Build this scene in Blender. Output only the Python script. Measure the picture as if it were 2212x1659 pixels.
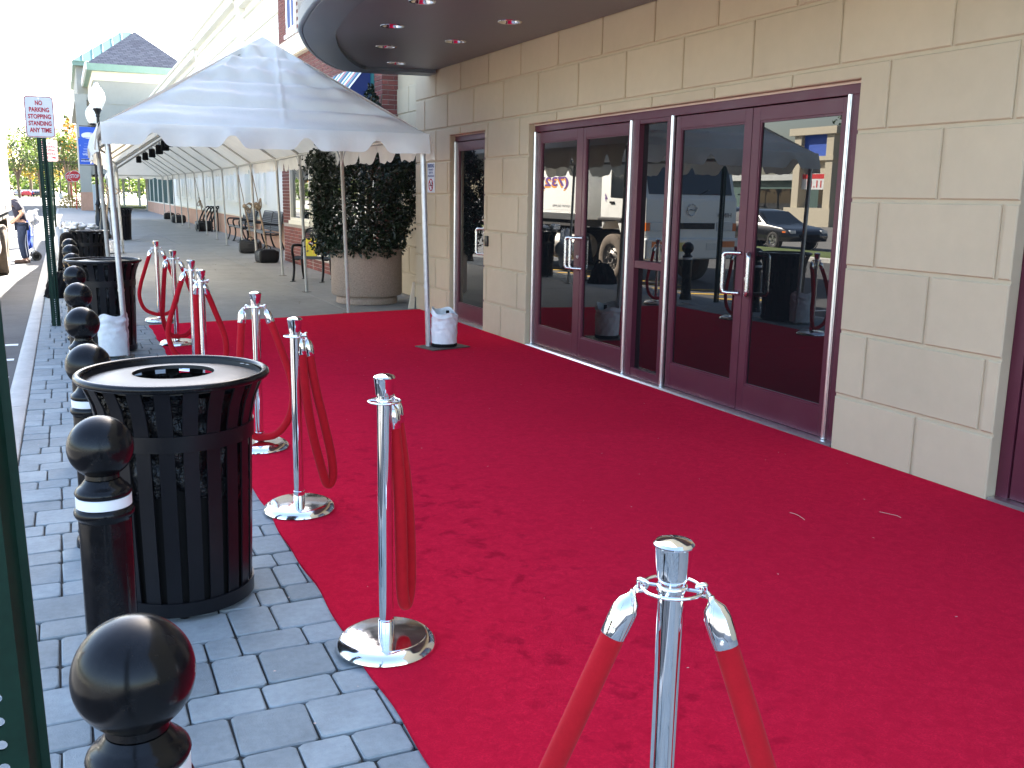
import bpy, bmesh, math, random
from mathutils import Vector, Matrix
R_ = math.radians
random.seed(7)
for o in list(bpy.data.objects): bpy.data.objects.remove(o, do_unlink=True)
scene = bpy.context.scene
COL = scene.collection

# ------------------------------------------------------------------ camera
cam_d = bpy.data.cameras.new("Camera")
cam = bpy.data.objects.new("Camera", cam_d); COL.objects.link(cam)
cam_d.sensor_width = 36.0; cam_d.lens = 2078.0/2212.0*36.0
cam_d.clip_start = 0.05; cam_d.clip_end = 3000
rot = Matrix(((0.909, 0.064, -0.412), (-0.417, 0.181, -0.891), (0.017, 0.981, 0.191)))
q_ = rot.to_quaternion(); q_.normalize()
cam.matrix_world = Matrix.Translation((0, 0, 1.60)) @ q_.to_matrix().to_4x4()
scene.camera = cam

# ------------------------------------------------------------------ world, sun, exposure
SUN_EL = R_(35.0); SUN_AZ = R_(32.0)          # azimuth from +Y towards +X
w = bpy.data.worlds.new("World"); scene.world = w; w.use_nodes = True
nt = w.node_tree; nt.nodes.clear()
sky = nt.nodes.new("ShaderNodeTexSky"); sky.sky_type = 'NISHITA'; sky.sun_disc = False
sky.sun_elevation = SUN_EL; sky.sun_rotation = SUN_AZ
sky.air_density = 1.0; sky.dust_density = 2.2; sky.ozone_density = 1.0; sky.altitude = 20
bg = nt.nodes.new("ShaderNodeBackground"); bg.inputs[1].default_value = 0.06
wo = nt.nodes.new("ShaderNodeOutputWorld")
nt.links.new(sky.outputs[0], bg.inputs[0]); nt.links.new(bg.outputs[0], wo.inputs[0])
sd = bpy.data.lights.new("sun", 'SUN'); sd.energy = 5.0; sd.angle = R_(0.53); sd.color = (1.0, 0.93, 0.82)
sun = bpy.data.objects.new("sun", sd); COL.objects.link(sun)
sdir = Vector((math.sin(SUN_AZ)*math.cos(SUN_EL), math.cos(SUN_AZ)*math.cos(SUN_EL), math.sin(SUN_EL)))
sun.rotation_euler = sdir.to_track_quat('Z', 'Y').to_euler(); sun.location = (0, 0, 40)
scene.view_settings.view_transform = 'Standard'; scene.view_settings.look = 'None'
scene.view_settings.gamma = 1.0; scene.view_settings.exposure = 3.85
scene.view_settings.use_curve_mapping = False
scene.render.resolution_x = 1024; scene.render.resolution_y = 768
scene.render.engine = 'CYCLES'
scene.cycles.max_bounces = 8; scene.cycles.diffuse_bounces = 4; scene.cycles.glossy_bounces = 4
scene.cycles.transparent_max_bounces = 8; scene.cycles.sample_clamp_indirect = 6.0

# ------------------------------------------------------------------ materials
def new_mat(name):
    m = bpy.data.materials.new(name); m.use_nodes = True
    n = m.node_tree.nodes; n.clear()
    out = n.new("ShaderNodeOutputMaterial"); b = n.new("ShaderNodeBsdfPrincipled")
    m.node_tree.links.new(b.outputs[0], out.inputs[0])
    return m, n, m.node_tree.links, b, out
def c4(c): return (c[0], c[1], c[2], 1.0)
def mix_c(n, l, fac, a, b):
    x = n.new("ShaderNodeMix"); x.data_type = 'RGBA'
    if hasattr(fac, 'links'): l.new(fac, x.inputs[0])
    else: x.inputs[0].default_value = fac
    for s, v in ((x.inputs[6], a), (x.inputs[7], b)):
        if hasattr(v, 'links'): l.new(v, s)
        else: s.default_value = c4(v)
    return x.outputs[2]
def noise(n, l, scale, detail=4.0, rough=0.55, vec=None, dist=0.0):
    t = n.new("ShaderNodeTexNoise"); t.inputs["Scale"].default_value = scale
    t.inputs["Detail"].default_value = detail; t.inputs["Roughness"].default_value = rough
    t.inputs["Distortion"].default_value = dist
    if vec is not None: l.new(vec, t.inputs["Vector"])
    return t.outputs[0]
def ramp(n, l, src, p0, p1, c0=(0, 0, 0), c1=(1, 1, 1)):
    r = n.new("ShaderNodeValToRGB"); l.new(src, r.inputs[0])
    r.color_ramp.elements[0].position = p0; r.color_ramp.elements[1].position = p1
    r.color_ramp.elements[0].color = c4(c0); r.color_ramp.elements[1].color = c4(c1)
    return r.outputs[0]
def wpos(n):
    return n.new("ShaderNodeNewGeometry").outputs["Position"]
def bump(n, l, b, h, strength=0.3, dist=0.01):
    x = n.new("ShaderNodeBump"); x.inputs["Strength"].default_value = strength
    x.inputs["Distance"].default_value = dist; l.new(h, x.inputs["Height"]); l.new(x.outputs[0], b.inputs["Normal"])
def mat(name, col, rough=0.5, metal=0.0, var=0.0, vscale=6.0, bstr=0.0, bscale=60.0, spec=0.5, coat=0.0,
        sheen=0.0, rvar=0.0, objvar=0.0, bdist=0.01):
    m, n, l, b, out = new_mat(name)
    b.inputs["Base Color"].default_value = c4(col); b.inputs["Roughness"].default_value = rough
    b.inputs["Metallic"].default_value = metal; b.inputs["Specular IOR Level"].default_value = spec
    b.inputs["Coat Weight"].default_value = coat; b.inputs["Coat Roughness"].default_value = 0.08
    b.inputs["Sheen Weight"].default_value = sheen
    src = None
    if var > 0:
        p = wpos(n)
        a = noise(n, l, vscale, 5, 0.6, p); c = noise(n, l, vscale*7.3, 4, 0.6, p)
        f = n.new("ShaderNodeMath"); f.operation = 'MULTIPLY_ADD'; l.new(c, f.inputs[0]); f.inputs[1].default_value = 0.4
        mu = n.new("ShaderNodeMath"); mu.operation = 'MULTIPLY'; l.new(a, mu.inputs[0]); mu.inputs[1].default_value = 0.6
        l.new(mu.outputs[0], f.inputs[2])
        k = ramp(n, l, f.outputs[0], 0.3, 0.7)
        lo = tuple(x*(1-var) for x in col); hi = tuple(min(1, x*(1+var)) for x in col)
        src = mix_c(n, l, k, lo, hi)
        l.new(src, b.inputs["Base Color"])
    if objvar > 0:
        oi = n.new("ShaderNodeObjectInfo")
        hs = n.new("ShaderNodeHueSaturation")
        mr = n.new("ShaderNodeMapRange"); l.new(oi.outputs["Random"], mr.inputs[0])
        mr.inputs[3].default_value = 1-objvar; mr.inputs[4].default_value = 1+objvar
        l.new(mr.outputs[0], hs.inputs["Value"])
        if src is not None: l.new(src, hs.inputs["Color"])
        else: hs.inputs["Color"].default_value = c4(col)
        l.new(hs.outputs[0], b.inputs["Base Color"])
    if rvar > 0:
        a = noise(n, l, vscale*2.0, 5, 0.6, wpos(n))
        mr = n.new("ShaderNodeMapRange"); l.new(a, mr.inputs[0]); mr.inputs[1].default_value = 0.3; mr.inputs[2].default_value = 0.7
        mr.inputs[3].default_value = max(0.02, rough-rvar); mr.inputs[4].default_value = rough+rvar
        l.new(mr.outputs[0], b.inputs["Roughness"])
    if bstr > 0:
        bump(n, l, b, noise(n, l, bscale, 4, 0.6, wpos(n)), bstr, bdist)
    return m

M = {}
def mk(k, *a, **kw): M[k] = mat(k, *a, **kw)
mk('asphalt', (0.062, 0.062, 0.064), 0.9, var=0.35, vscale=0.7, bstr=0.6, bscale=140, bdist=0.004)
mk('lot', (0.16, 0.155, 0.15), 0.9, var=0.25, vscale=0.12)
mk('concrete', (0.245, 0.24, 0.226), 0.85, var=0.22, vscale=0.9, bstr=0.25, bscale=220, bdist=0.002)
mk('kerb', (0.42, 0.41, 0.385), 0.85, var=0.2, vscale=2.5, bstr=0.35, bscale=150, bdist=0.003, objvar=0.05)
mk('paver', (0.245, 0.275, 0.285), 0.88, var=0.22, vscale=5.0, bstr=0.6, bscale=150, bdist=0.004, objvar=0.15)
mk('joint_sand', (0.030, 0.029, 0.027), 0.95, var=0.3, vscale=12)
mk('far_stucco', (0.36, 0.345, 0.295), 0.9, var=0.05, vscale=0.5)
mk('stucco', (0.495, 0.40, 0.27), 0.9, var=0.06, vscale=1.3, objvar=0.035, bstr=0.6, bscale=420, bdist=0.0022)
mk('pale_stucco', (0.76, 0.74, 0.66), 0.9, var=0.05, vscale=0.5, bstr=0.15, bscale=150)
mk('sealant', (0.62, 0.50, 0.40), 0.8)
mk('thread', (0.55, 0.42, 0.36), 0.9)
mk('trim_cream', (0.80, 0.72, 0.55), 0.7, var=0.06, vscale=2)
mk('white_wall', (0.82, 0.82, 0.80), 0.8, var=0.05, vscale=0.4)
mk('orange_base', (0.52, 0.285, 0.185), 0.85, var=0.16, vscale=1.6, bstr=0.3, bscale=60)
mk('brick', (0.165, 0.045, 0.036), 0.85, var=0.3, vscale=5, bstr=0.5, bscale=90, bdist=0.004, objvar=0.3)
mk('mortar', (0.36, 0.33, 0.30), 0.95, var=0.15, vscale=9)
mk('door_paint', (0.088, 0.017, 0.031), 0.36, metal=0.1, spec=0.35, var=0.08, vscale=3, rvar=0.06)
mk('alu', (0.78, 0.78, 0.77), 0.3, metal=1.0, var=0.1, vscale=20)
mk('steel', (0.62, 0.62, 0.61), 0.28, metal=1.0, rvar=0.06, vscale=12)
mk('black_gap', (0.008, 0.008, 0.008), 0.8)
mk('fascia_edge', (0.035, 0.045, 0.055), 0.5, spec=0.15, var=0.1, vscale=2)
mk('canopy_paint', (0.175, 0.182, 0.205), 0.38, metal=0.25, var=0.05, vscale=1.2)
mk('canopy_lip', (0.11, 0.14, 0.165), 0.4, metal=0.2, var=0.06, vscale=1.5)
mk('chrome', (0.86, 0.87, 0.88), 0.055, metal=1.0, rvar=0.035, vscale=9)
mk('chrome_base', (0.84, 0.84, 0.84), 0.11, metal=1.0, rvar=0.08, vscale=14)
mk('black_gloss', (0.006, 0.006, 0.007), 0.2, rvar=0.08, vscale=11, spec=0.24, var=0.6, bstr=0.06, bscale=60, bdist=0.002)
mk('black_powder', (0.007, 0.007, 0.009), 0.33, spec=0.25, var=0.25, vscale=9, bstr=0.12, bscale=350, bdist=0.001)
mk('black_matte', (0.007, 0.0065, 0.0065), 0.75, spec=0.15)
mk('bag_plastic', (0.005, 0.005, 0.006), 0.16, spec=0.3, bstr=0.9, bscale=22, bdist=0.03)
mk('reflective_white', (0.82, 0.83, 0.84), 0.35)
mk('velvet', (0.40, 0.010, 0.018), 0.95, spec=0.05, var=0.12, vscale=30, sheen=0.06, bstr=0.15, bscale=500, bdist=0.001)
mk('galv', (0.50, 0.51, 0.52), 0.42, metal=0.85, var=0.2, vscale=25, rvar=0.1)
mk('pole_white', (0.40, 0.385, 0.345), 0.5, metal=0.15, var=0.18, vscale=14)
mk('base_plate', (0.13, 0.105, 0.09), 0.6, metal=0.6, var=0.4, vscale=20)
mk('bag_white', (0.72, 0.72, 0.72), 0.75, var=0.08, vscale=9, bstr=0.7, bscale=28, bdist=0.012)
mk('bag_black', (0.012, 0.012, 0.013), 0.4, spec=0.3, var=0.3, vscale=12, bstr=0.8, bscale=26, bdist=0.02)
mk('strap_tan', (0.27, 0.20, 0.13), 0.9, var=0.25, vscale=22, bstr=0.4, bscale=200)
mk('sign_green', (0.004, 0.022, 0.0145), 0.5, spec=0.2, var=0.3, vscale=12)
mk('sign_white', (0.62, 0.63, 0.64), 0.5, spec=0.2)
mk('sign_red', (0.42, 0.025, 0.045), 0.6, spec=0.1)
mk('stop_red', (0.50, 0.012, 0.016), 0.45)
mk('post_red', (0.62, 0.06, 0.025), 0.5)
mk('banner_blue', (0.012, 0.075, 0.43), 0.6, var=0.05, vscale=5)
mk('banner_blue2', (0.12, 0.19, 0.52), 0.6)
mk('banner_blue3', (0.30, 0.37, 0.62), 0.6)
mk('lamp_globe', (0.9, 0.9, 0.88), 0.25)
mk('aggregate', (0.34, 0.25, 0.19), 0.9, var=0.42, vscale=55, bstr=0.9, bscale=130, bdist=0.006)
mk('soil', (0.05, 0.035, 0.025), 0.95, var=0.4, vscale=20)
mk('bark', (0.16, 0.115, 0.08), 0.9, var=0.35, vscale=12, bstr=0.8, bscale=30, bdist=0.02)
mk('iron_black', (0.006, 0.006, 0.007), 0.3, spec=0.3)
mk('mesh_grey', (0.06, 0.062, 0.068), 0.45, spec=0.3)
mk('box_yellow', (0.82, 0.62, 0.03), 0.5, var=0.05, vscale=15)
mk('box_red', (0.55, 0.03, 0.03), 0.5)
mk('bottle_dark', (0.03, 0.035, 0.06), 0.15)
mk('label_blue', (0.12, 0.30, 0.42), 0.5)
mk('board_cream', (0.62, 0.53, 0.40), 0.8, var=0.1, vscale=6)
mk('window_cream', (0.70, 0.66, 0.54), 0.5, var=0.05)
mk('window_navy', (0.012, 0.040, 0.17), 0.5, spec=0.08)
mk('window_white', (0.80, 0.80, 0.78), 0.5)
mk('green_trim', (0.20, 0.31, 0.24), 0.5, var=0.1, vscale=2)
mk('green_metal', (0.20, 0.33, 0.29), 0.75, spec=0.05, var=0.08, vscale=1, objvar=0.06)
mk('green_mullion', (0.05, 0.10, 0.09), 0.5)
mk('aw_white', (0.75, 0.75, 0.72), 0.8); mk('aw_teal', (0.06, 0.26, 0.29), 0.8); mk('aw_pink', (0.50, 0.13, 0.16), 0.8)
mk('aw_navy', (0.02, 0.035, 0.14), 0.8); mk('aw_green', (0.015, 0.12, 0.12), 0.7)
mk('tyre', (0.028, 0.026, 0.024), 0.8, var=0.3, vscale=18, bstr=0.3, bscale=80)
mk('tyre_dusty', (0.13, 0.10, 0.075), 0.9, var=0.35, vscale=9, bstr=0.4, bscale=60)
mk('truck_white', (0.80, 0.80, 0.77), 0.35, var=0.04, vscale=2, coat=0.3)
mk('truck_frame', (0.022, 0.020, 0.019), 0.7, var=0.4, vscale=6)
mk('rim_grey', (0.30, 0.28, 0.26), 0.5, metal=0.6, var=0.25, vscale=10)
mk('rim_alloy', (0.62, 0.62, 0.63), 0.25, metal=1.0)
mk('purple_print', (0.12, 0.035, 0.22), 0.5); mk('orange_print', (0.72, 0.30, 0.03), 0.5); mk('grey_print', (0.20, 0.20, 0.21), 0.5)
mk('lens_orange', (0.75, 0.16, 0.02), 0.2, coat=0.5); mk('lens_clear', (0.65, 0.68, 0.7), 0.12, coat=0.5); mk('lens_red', (0.45, 0.01, 0.012), 0.2, coat=0.5)
mk('plate_yellow', (0.72, 0.55, 0.15), 0.5)
mk('wood_pallet', (0.30, 0.19, 0.10), 0.85, var=0.35, vscale=7)
mk('road_white', (0.72, 0.72, 0.70), 0.8, var=0.12, vscale=6); mk('road_yellow', (0.72, 0.42, 0.03), 0.8, var=0.15, vscale=6)
mk('shirt_navy', (0.014, 0.014, 0.03), 0.9, bstr=0.3, bscale=40); mk('jeans', (0.028, 0.042, 0.085), 0.9, var=0.4, vscale=9, bstr=0.3, bscale=40)
mk('skin', (0.48, 0.27, 0.19), 0.6); mk('hair_dark', (0.03, 0.02, 0.015), 0.8); mk('shoe', (0.10, 0.06, 0.045), 0.8)
mk('blue_cloth', (0.02, 0.07, 0.42), 0.7); mk('plastic_white', (0.62, 0.63, 0.64), 0.7, spec=0.15, bstr=0.5, bscale=25, bdist=0.02)
mk('car_black', (0.012, 0.012, 0.014), 0.18, coat=1.0); mk('car_white', (0.75, 0.75, 0.75), 0.25, coat=0.8); mk('car_silver', (0.45, 0.46, 0.47), 0.25, metal=0.6, coat=0.6)
mk('car_blue', (0.02, 0.05, 0.22), 0.22, coat=0.8); mk('car_red', (0.42, 0.02, 0.025), 0.22, coat=0.8)
mk('car_glass', (0.015, 0.018, 0.02), 0.05, coat=1.0)
mk('pylon_beige', (0.47, 0.42, 0.32), 0.85, var=0.06, vscale=1)
mk('wire_black', (0.015, 0.015, 0.015), 0.7)
mk('grass', (0.085, 0.12, 0.025), 0.95, var=0.4, vscale=1.2)
mk('wood_pole', (0.10, 0.075, 0.055), 0.9, var=0.3, vscale=3)
mk('utility_grey', (0.42, 0.44, 0.43), 0.6, var=0.06, vscale=2)
mk('black_cloth', (0.006, 0.0055, 0.006), 0.85, spec=0.1, bstr=0.6, bscale=18, bdist=0.03)

# mirror-like tinted storefront glass
m, n, l, b, out = new_mat('tinted_glass')
b.inputs["Base Color"].default_value = (0.006, 0.007, 0.008, 1); b.inputs["Roughness"].default_value = 0.0
b.inputs["IOR"].default_value = 1.68; b.inputs["Specular IOR Level"].default_value = 0.5
M['tinted_glass'] = m
m, n, l, b, out = new_mat('window_glass')
b.inputs["Base Color"].default_value = (0.010, 0.012, 0.014, 1); b.inputs["Roughness"].default_value = 0.01
b.inputs["IOR"].default_value = 1.7
M['window_glass'] = m
# tent canvas: diffuse + translucent
m, n, l, b, out = new_mat('canvas')
p = wpos(n)
k = ramp(n, l, noise(n, l, 2.2, 5, 0.6, p), 0.35, 0.75)
colr = mix_c(n, l, k, (0.69, 0.69, 0.655), (0.79, 0.79, 0.75))
l.new(colr, b.inputs["Base Color"]); b.inputs["Roughness"].default_value = 0.62
tr = n.new("ShaderNodeBsdfTranslucent"); tr.inputs[0].default_value = (0.80, 0.72, 0.58, 1)
ms = n.new("ShaderNodeMixShader"); ms.inputs[0].default_value = 0.30
l.new(b.outputs[0], ms.inputs[1]); l.new(tr.outputs[0], ms.inputs[2]); l.new(ms.outputs[0], out.inputs[0])
bump(n, l, b, noise(n, l, 9, 5, 0.6, p, 0.6), 0.35, 0.02)
M['canvas'] = m
# carpet: fuzzy pile with brushed and trodden patches
m, n, l, b, out = new_mat('carpet')
p = wpos(n)
big = ramp(n, l, noise(n, l, 0.9, 3, 0.5, p), 0.35, 0.7)
pile = noise(n, l, 150, 5, 0.8, p)
c1 = mix_c(n, l, big, (0.80, 0.016, 0.055), (0.88, 0.020, 0.066))
c2 = mix_c(n, l, ramp(n, l, pile, 0.32, 0.66), (0.54, 0.009, 0.034), c1)
nap = ramp(n, l, noise(n, l, 22, 6, 0.7, p, 0.8), 0.36, 0.62)
c2 = mix_c(n, l, nap, (0.60, 0.010, 0.038), c2)
tread = noise(n, l, 7.0, 4, 0.65, p, 0.3)
sx = n.new("ShaderNodeSeparateXYZ"); l.new(p, sx.inputs[0])
def band(sock, a, b, c, d):
    m1 = n.new("ShaderNodeMapRange"); l.new(sock, m1.inputs[0]); m1.inputs[1].default_value = a; m1.inputs[2].default_value = b
    m2 = n.new("ShaderNodeMapRange"); l.new(sock, m2.inputs[0]); m2.inputs[1].default_value = d; m2.inputs[2].default_value = c
    mm = n.new("ShaderNodeMath"); mm.operation = 'MULTIPLY'; l.new(m1.outputs[0], mm.inputs[0]); l.new(m2.outputs[0], mm.inputs[1]); return mm.outputs[0]
zz = n.new("ShaderNodeMath"); zz.operation = 'MULTIPLY'; l.new(band(sx.outputs[0], 1.0, 1.35, 1.7, 2.3), zz.inputs[0]); l.new(band(sx.outputs[1], 1.2, 2.0, 4.6, 7.5), zz.inputs[1])
zone = zz.outputs[0]
tm = n.new("ShaderNodeMath"); tm.operation = 'MULTIPLY'
l.new(ramp(n, l, tread, 0.54, 0.66), tm.inputs[0]); l.new(zone, tm.inputs[1])
t2 = n.new("ShaderNodeMath"); t2.operation = 'MULTIPLY'; l.new(tm.outputs[0], t2.inputs[0]); t2.inputs[1].default_value = 0.5
c3 = mix_c(n, l, t2.outputs[0], c2, (0.27, 0.004, 0.018))
l.new(c3, b.inputs["Base Color"]); b.inputs["Roughness"].default_value = 0.95; b.inputs["Specular IOR Level"].default_value = 0.0
b.inputs["Sheen Weight"].default_value = 0.03; b.inputs["Sheen Roughness"].default_value = 0.4; b.inputs["Sheen Tint"].default_value = (1, 0.35, 0.4, 1)
bump(n, l, b, pile, 0.9, 0.010)
M['carpet'] = m
# shingle roof
m, n, l, b, out = new_mat('shingle')
bt = n.new("ShaderNodeTexBrick"); tc = n.new("ShaderNodeTexCoord"); l.new(tc.outputs["UV"], bt.inputs["Vector"])
bt.inputs["Color1"].default_value = (0.13, 0.12, 0.135, 1); bt.inputs["Color2"].default_value = (0.20, 0.19, 0.20, 1); bt.inputs["Mortar"].default_value = (0.07, 0.065, 0.075, 1)
bt.inputs["Scale"].default_value = 1.0; bt.inputs["Mortar Size"].default_value = 0.02; bt.inputs["Brick Width"].default_value = 0.5; bt.inputs["Row Height"].default_value = 0.22
l.new(bt.outputs[0], b.inputs["Base Color"]); b.inputs["Roughness"].default_value = 0.9
M['shingle'] = m
# foliage
def leaf_mat(key, a, c, rough=0.5, trans=0.3):
    m, n, l, b, out = new_mat(key)
    k = ramp(n, l, noise(n, l, 1.1, 3, 0.6, wpos(n)), 0.3, 0.7)
    oi = n.new("ShaderNodeNewGeometry").outputs["Random Per Island"]
    mm = n.new("ShaderNodeMath"); mm.operation = 'ADD'; l.new(k, mm.inputs[0]); l.new(oi, mm.inputs[1])
    hf = n.new("ShaderNodeMath"); hf.operation = 'MULTIPLY'; l.new(mm.outputs[0], hf.inputs[0]); hf.inputs[1].default_value = 0.5
    cc = mix_c(n, l, hf.outputs[0], a, c)
    l.new(cc, b.inputs["Base Color"]); b.inputs["Roughness"].default_value = rough
    tr = n.new("ShaderNodeBsdfTranslucent"); l.new(cc, tr.inputs[0])
    ms = n.new("ShaderNodeMixShader"); ms.inputs[0].default_value = trans
    l.new(b.outputs[0], ms.inputs[1]); l.new(tr.outputs[0], ms.inputs[2]); l.new(ms.outputs[0], out.inputs[0])
    M[key] = m
leaf_mat('holly', (0.006, 0.013, 0.006), (0.014, 0.030, 0.011), 0.35, 0.08)
leaf_mat('leaf_green', (0.05, 0.085, 0.02), (0.11, 0.15, 0.035), 0.6, 0.35)
leaf_mat('leaf_yellow', (0.20, 0.15, 0.02), (0.34, 0.25, 0.03), 0.6, 0.4)
leaf_mat('leaf_orange', (0.22, 0.08, 0.015), (0.35, 0.16, 0.03), 0.6, 0.35)
leaf_mat('leaf_dark', (0.02, 0.04, 0.018), (0.05, 0.075, 0.028), 0.6, 0.2)
leaf_mat('leaf_red', (0.10, 0.025, 0.02), (0.2, 0.06, 0.03), 0.6, 0.3)

# ------------------------------------------------------------------ mesh helpers
class MB:
    def __init__(s): s.v = []; s.f = []; s.u = None
    def add(s, vs, fs):
        o = len(s.v); s.v += [tuple(x) for x in vs]; s.f += [tuple(i+o for i in f) for f in fs]; return s
    def box(s, a, b):
        x0, y0, z0 = a; x1, y1, z1 = b
        if x0 > x1: x0, x1 = x1, x0
        if y0 > y1: y0, y1 = y1, y0
        if z0 > z1: z0, z1 = z1, z0
        return s.add([(x0,y0,z0),(x1,y0,z0),(x1,y1,z0),(x0,y1,z0),(x0,y0,z1),(x1,y0,z1),(x1,y1,z1),(x0,y1,z1)],
                     [(0,3,2,1),(4,5,6,7),(0,1,5,4),(1,2,6,5),(2,3,7,6),(3,0,4,7)])
    def cyl(s, p0, p1, r0, r1=None, n=12, caps=True):
        if r1 is None: r1 = r0
        p0 = Vector(p0); p1 = Vector(p1); d = (p1-p0).normalized()
        a = d.orthogonal().normalized(); b = d.cross(a)
        vs = []
        for p, r in ((p0, r0), (p1, r1)):
            for i in range(n):
                t = 2*math.pi*i/n; vs.append(p + a*math.cos(t)*r + b*math.sin(t)*r)
        fs = [(i, (i+1) % n, n+(i+1) % n, n+i) for i in range(n)]
        if caps: fs += [tuple(range(n-1, -1, -1)), tuple(range(n, 2*n))]
        return s.add(vs, fs)
    def tube(s, pts, r, n=8, closed=False):
        pts = [Vector(p) for p in pts]; m_ = len(pts)
        rs = r if isinstance(r, (list, tuple)) else [r]*m_
        prev = None; vs = []
        for i, p in enumerate(pts):
            if closed: d = pts[(i+1) % m_]-pts[i-1]
            else: d = pts[min(i+1, m_-1)]-pts[max(i-1, 0)]
            d.normalize()
            if prev is None: a = d.orthogonal().normalized()
            else:
                a = prev - d*prev.dot(d); a.normalize()
            prev = a; b = d.cross(a)
            for k in range(n):
                t = 2*math.pi*k/n; vs.append(p + a*math.cos(t)*rs[i] + b*math.sin(t)*rs[i])
        fs = []
        rng = m_ if closed else m_-1
        for i in range(rng):
            j = (i+1) % m_
            for k in range(n): fs.append((i*n+k, i*n+(k+1) % n, j*n+(k+1) % n, j*n+k))
        if not closed: fs += [tuple(range(n-1, -1, -1)), tuple(range((m_-1)*n, m_*n))]
        return s.add(vs, fs)
    def lathe(s, prof, n=24, c=(0, 0, 0), caps=True):
        vs = []; fs = []
        for r, z in prof:
            for k in range(n):
                t = 2*math.pi*k/n; vs.append((c[0]+r*math.cos(t), c[1]+r*math.sin(t), c[2]+z))
        for i in range(len(prof)-1):
            for k in range(n): fs.append((i*n+k, i*n+(k+1) % n, (i+1)*n+(k+1) % n, (i+1)*n+k))
        if caps and prof[0] != prof[-1] and prof[0][0] > 1e-4: fs.append(tuple(range(n-1, -1, -1)))
        if caps and prof[0] != prof[-1] and prof[-1][0] > 1e-4: fs.append(tuple(range((len(prof)-1)*n, len(prof)*n)))
        return s.add(vs, fs)
    def ring(s, c, R, r, n=24, k=8, ax=(0, 0, 1)):
        ax = Vector(ax).normalized(); a = ax.orthogonal().normalized(); b = ax.cross(a); c = Vector(c)
        return s.tube([c+a*math.cos(2*math.pi*i/n)*R+b*math.sin(2*math.pi*i/n)*R for i in range(n)], r, k, True)
    def prism(s, poly, axis, a, b):
        def P(u, v, t): return {'x': (t, u, v), 'y': (u, t, v), 'z': (u, v, t)}[axis]
        n = len(poly); vs = [P(u, v, a) for u, v in poly]+[P(u, v, b) for u, v in poly]
        return s.add(vs, [tuple(range(n-1, -1, -1)), tuple(range(n, 2*n))]+[(i, (i+1) % n, n+(i+1) % n, n+i) for i in range(n)])
    def grid(s, fn, nu, nv):
        vs = [fn(i/nu, j/nv) for j in range(nv+1) for i in range(nu+1)]
        return s.add(vs, [(j*(nu+1)+i, j*(nu+1)+i+1, (j+1)*(nu+1)+i+1, (j+1)*(nu+1)+i) for j in range(nv) for i in range(nu)])
    def mesh(s, name, material, smooth=35, bev=0.0, seg=1, weld=False):
        me = bpy.data.meshes.new(name); me.from_pydata(s.v, [], s.f); me.update()
        bm = bmesh.new(); bm.from_mesh(me)
        if weld: bmesh.ops.remove_doubles(bm, verts=bm.verts, dist=1e-5)
        bmesh.ops.recalc_face_normals(bm, faces=bm.faces)
        if bev > 0:
            es = [e for e in bm.edges if len(e.link_faces) == 2 and e.calc_face_angle(0) > R_(28)]
            bmesh.ops.bevel(bm, geom=es, offset=bev, segments=seg, affect='EDGES', profile=0.5, clamp_overlap=True)
        bm.to_mesh(me); bm.free()
        if smooth:
            for p in me.polygons: p.use_smooth = True
            me.set_sharp_from_angle(angle=R_(smooth))
        if material: me.materials.append(M[material])
        return me
    def build(s, name, material, parent=None, loc=None, rz=0.0, **kw):
        o = bpy.data.objects.new(name, s.mesh(name, material, **kw)); COL.objects.link(o)
        if parent: o.parent = parent
        if loc: o.location = loc
        if rz: o.rotation_euler[2] = rz
        return o
def tag(o, label, cat, group=None):
    o['label'] = label; o['category'] = cat
    if group: o['group'] = group
    return o
def thing(name, label, cat, loc=(0, 0, 0), rz=0.0, group=None, scale=None):
    o = bpy.data.objects.new(name, None); COL.objects.link(o); o.empty_display_size = 0.1
    o.location = loc; o.rotation_euler[2] = rz
    if scale: o.scale = (scale,)*3 if not isinstance(scale, tuple) else scale
    return tag(o, label, cat, group)
def struct(o): o['kind'] = 'structure'; return o
def stuff(o): o['kind'] = 'stuff'; return o
def dup(root, loc, label, rz=None, scale=None):
    r = root.copy(); COL.objects.link(r); r.location = loc; r['label'] = label
    if rz is not None: r.rotation_euler[2] = rz
    if scale: r.scale = (scale,)*3
    for ch in list(root.children):
        c = ch.copy(); COL.objects.link(c); c.parent = r
        for g in list(ch.children):
            d = g.copy(); COL.objects.link(d); d.parent = c
    return r
def inst(name, me, parent, loc=(0, 0, 0), rot=None, scale=None):
    o = bpy.data.objects.new(name, me); COL.objects.link(o); o.parent = parent; o.location = loc
    if rot: o.rotation_euler = rot
    if scale: o.scale = scale
    return o
_FC = {}
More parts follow.
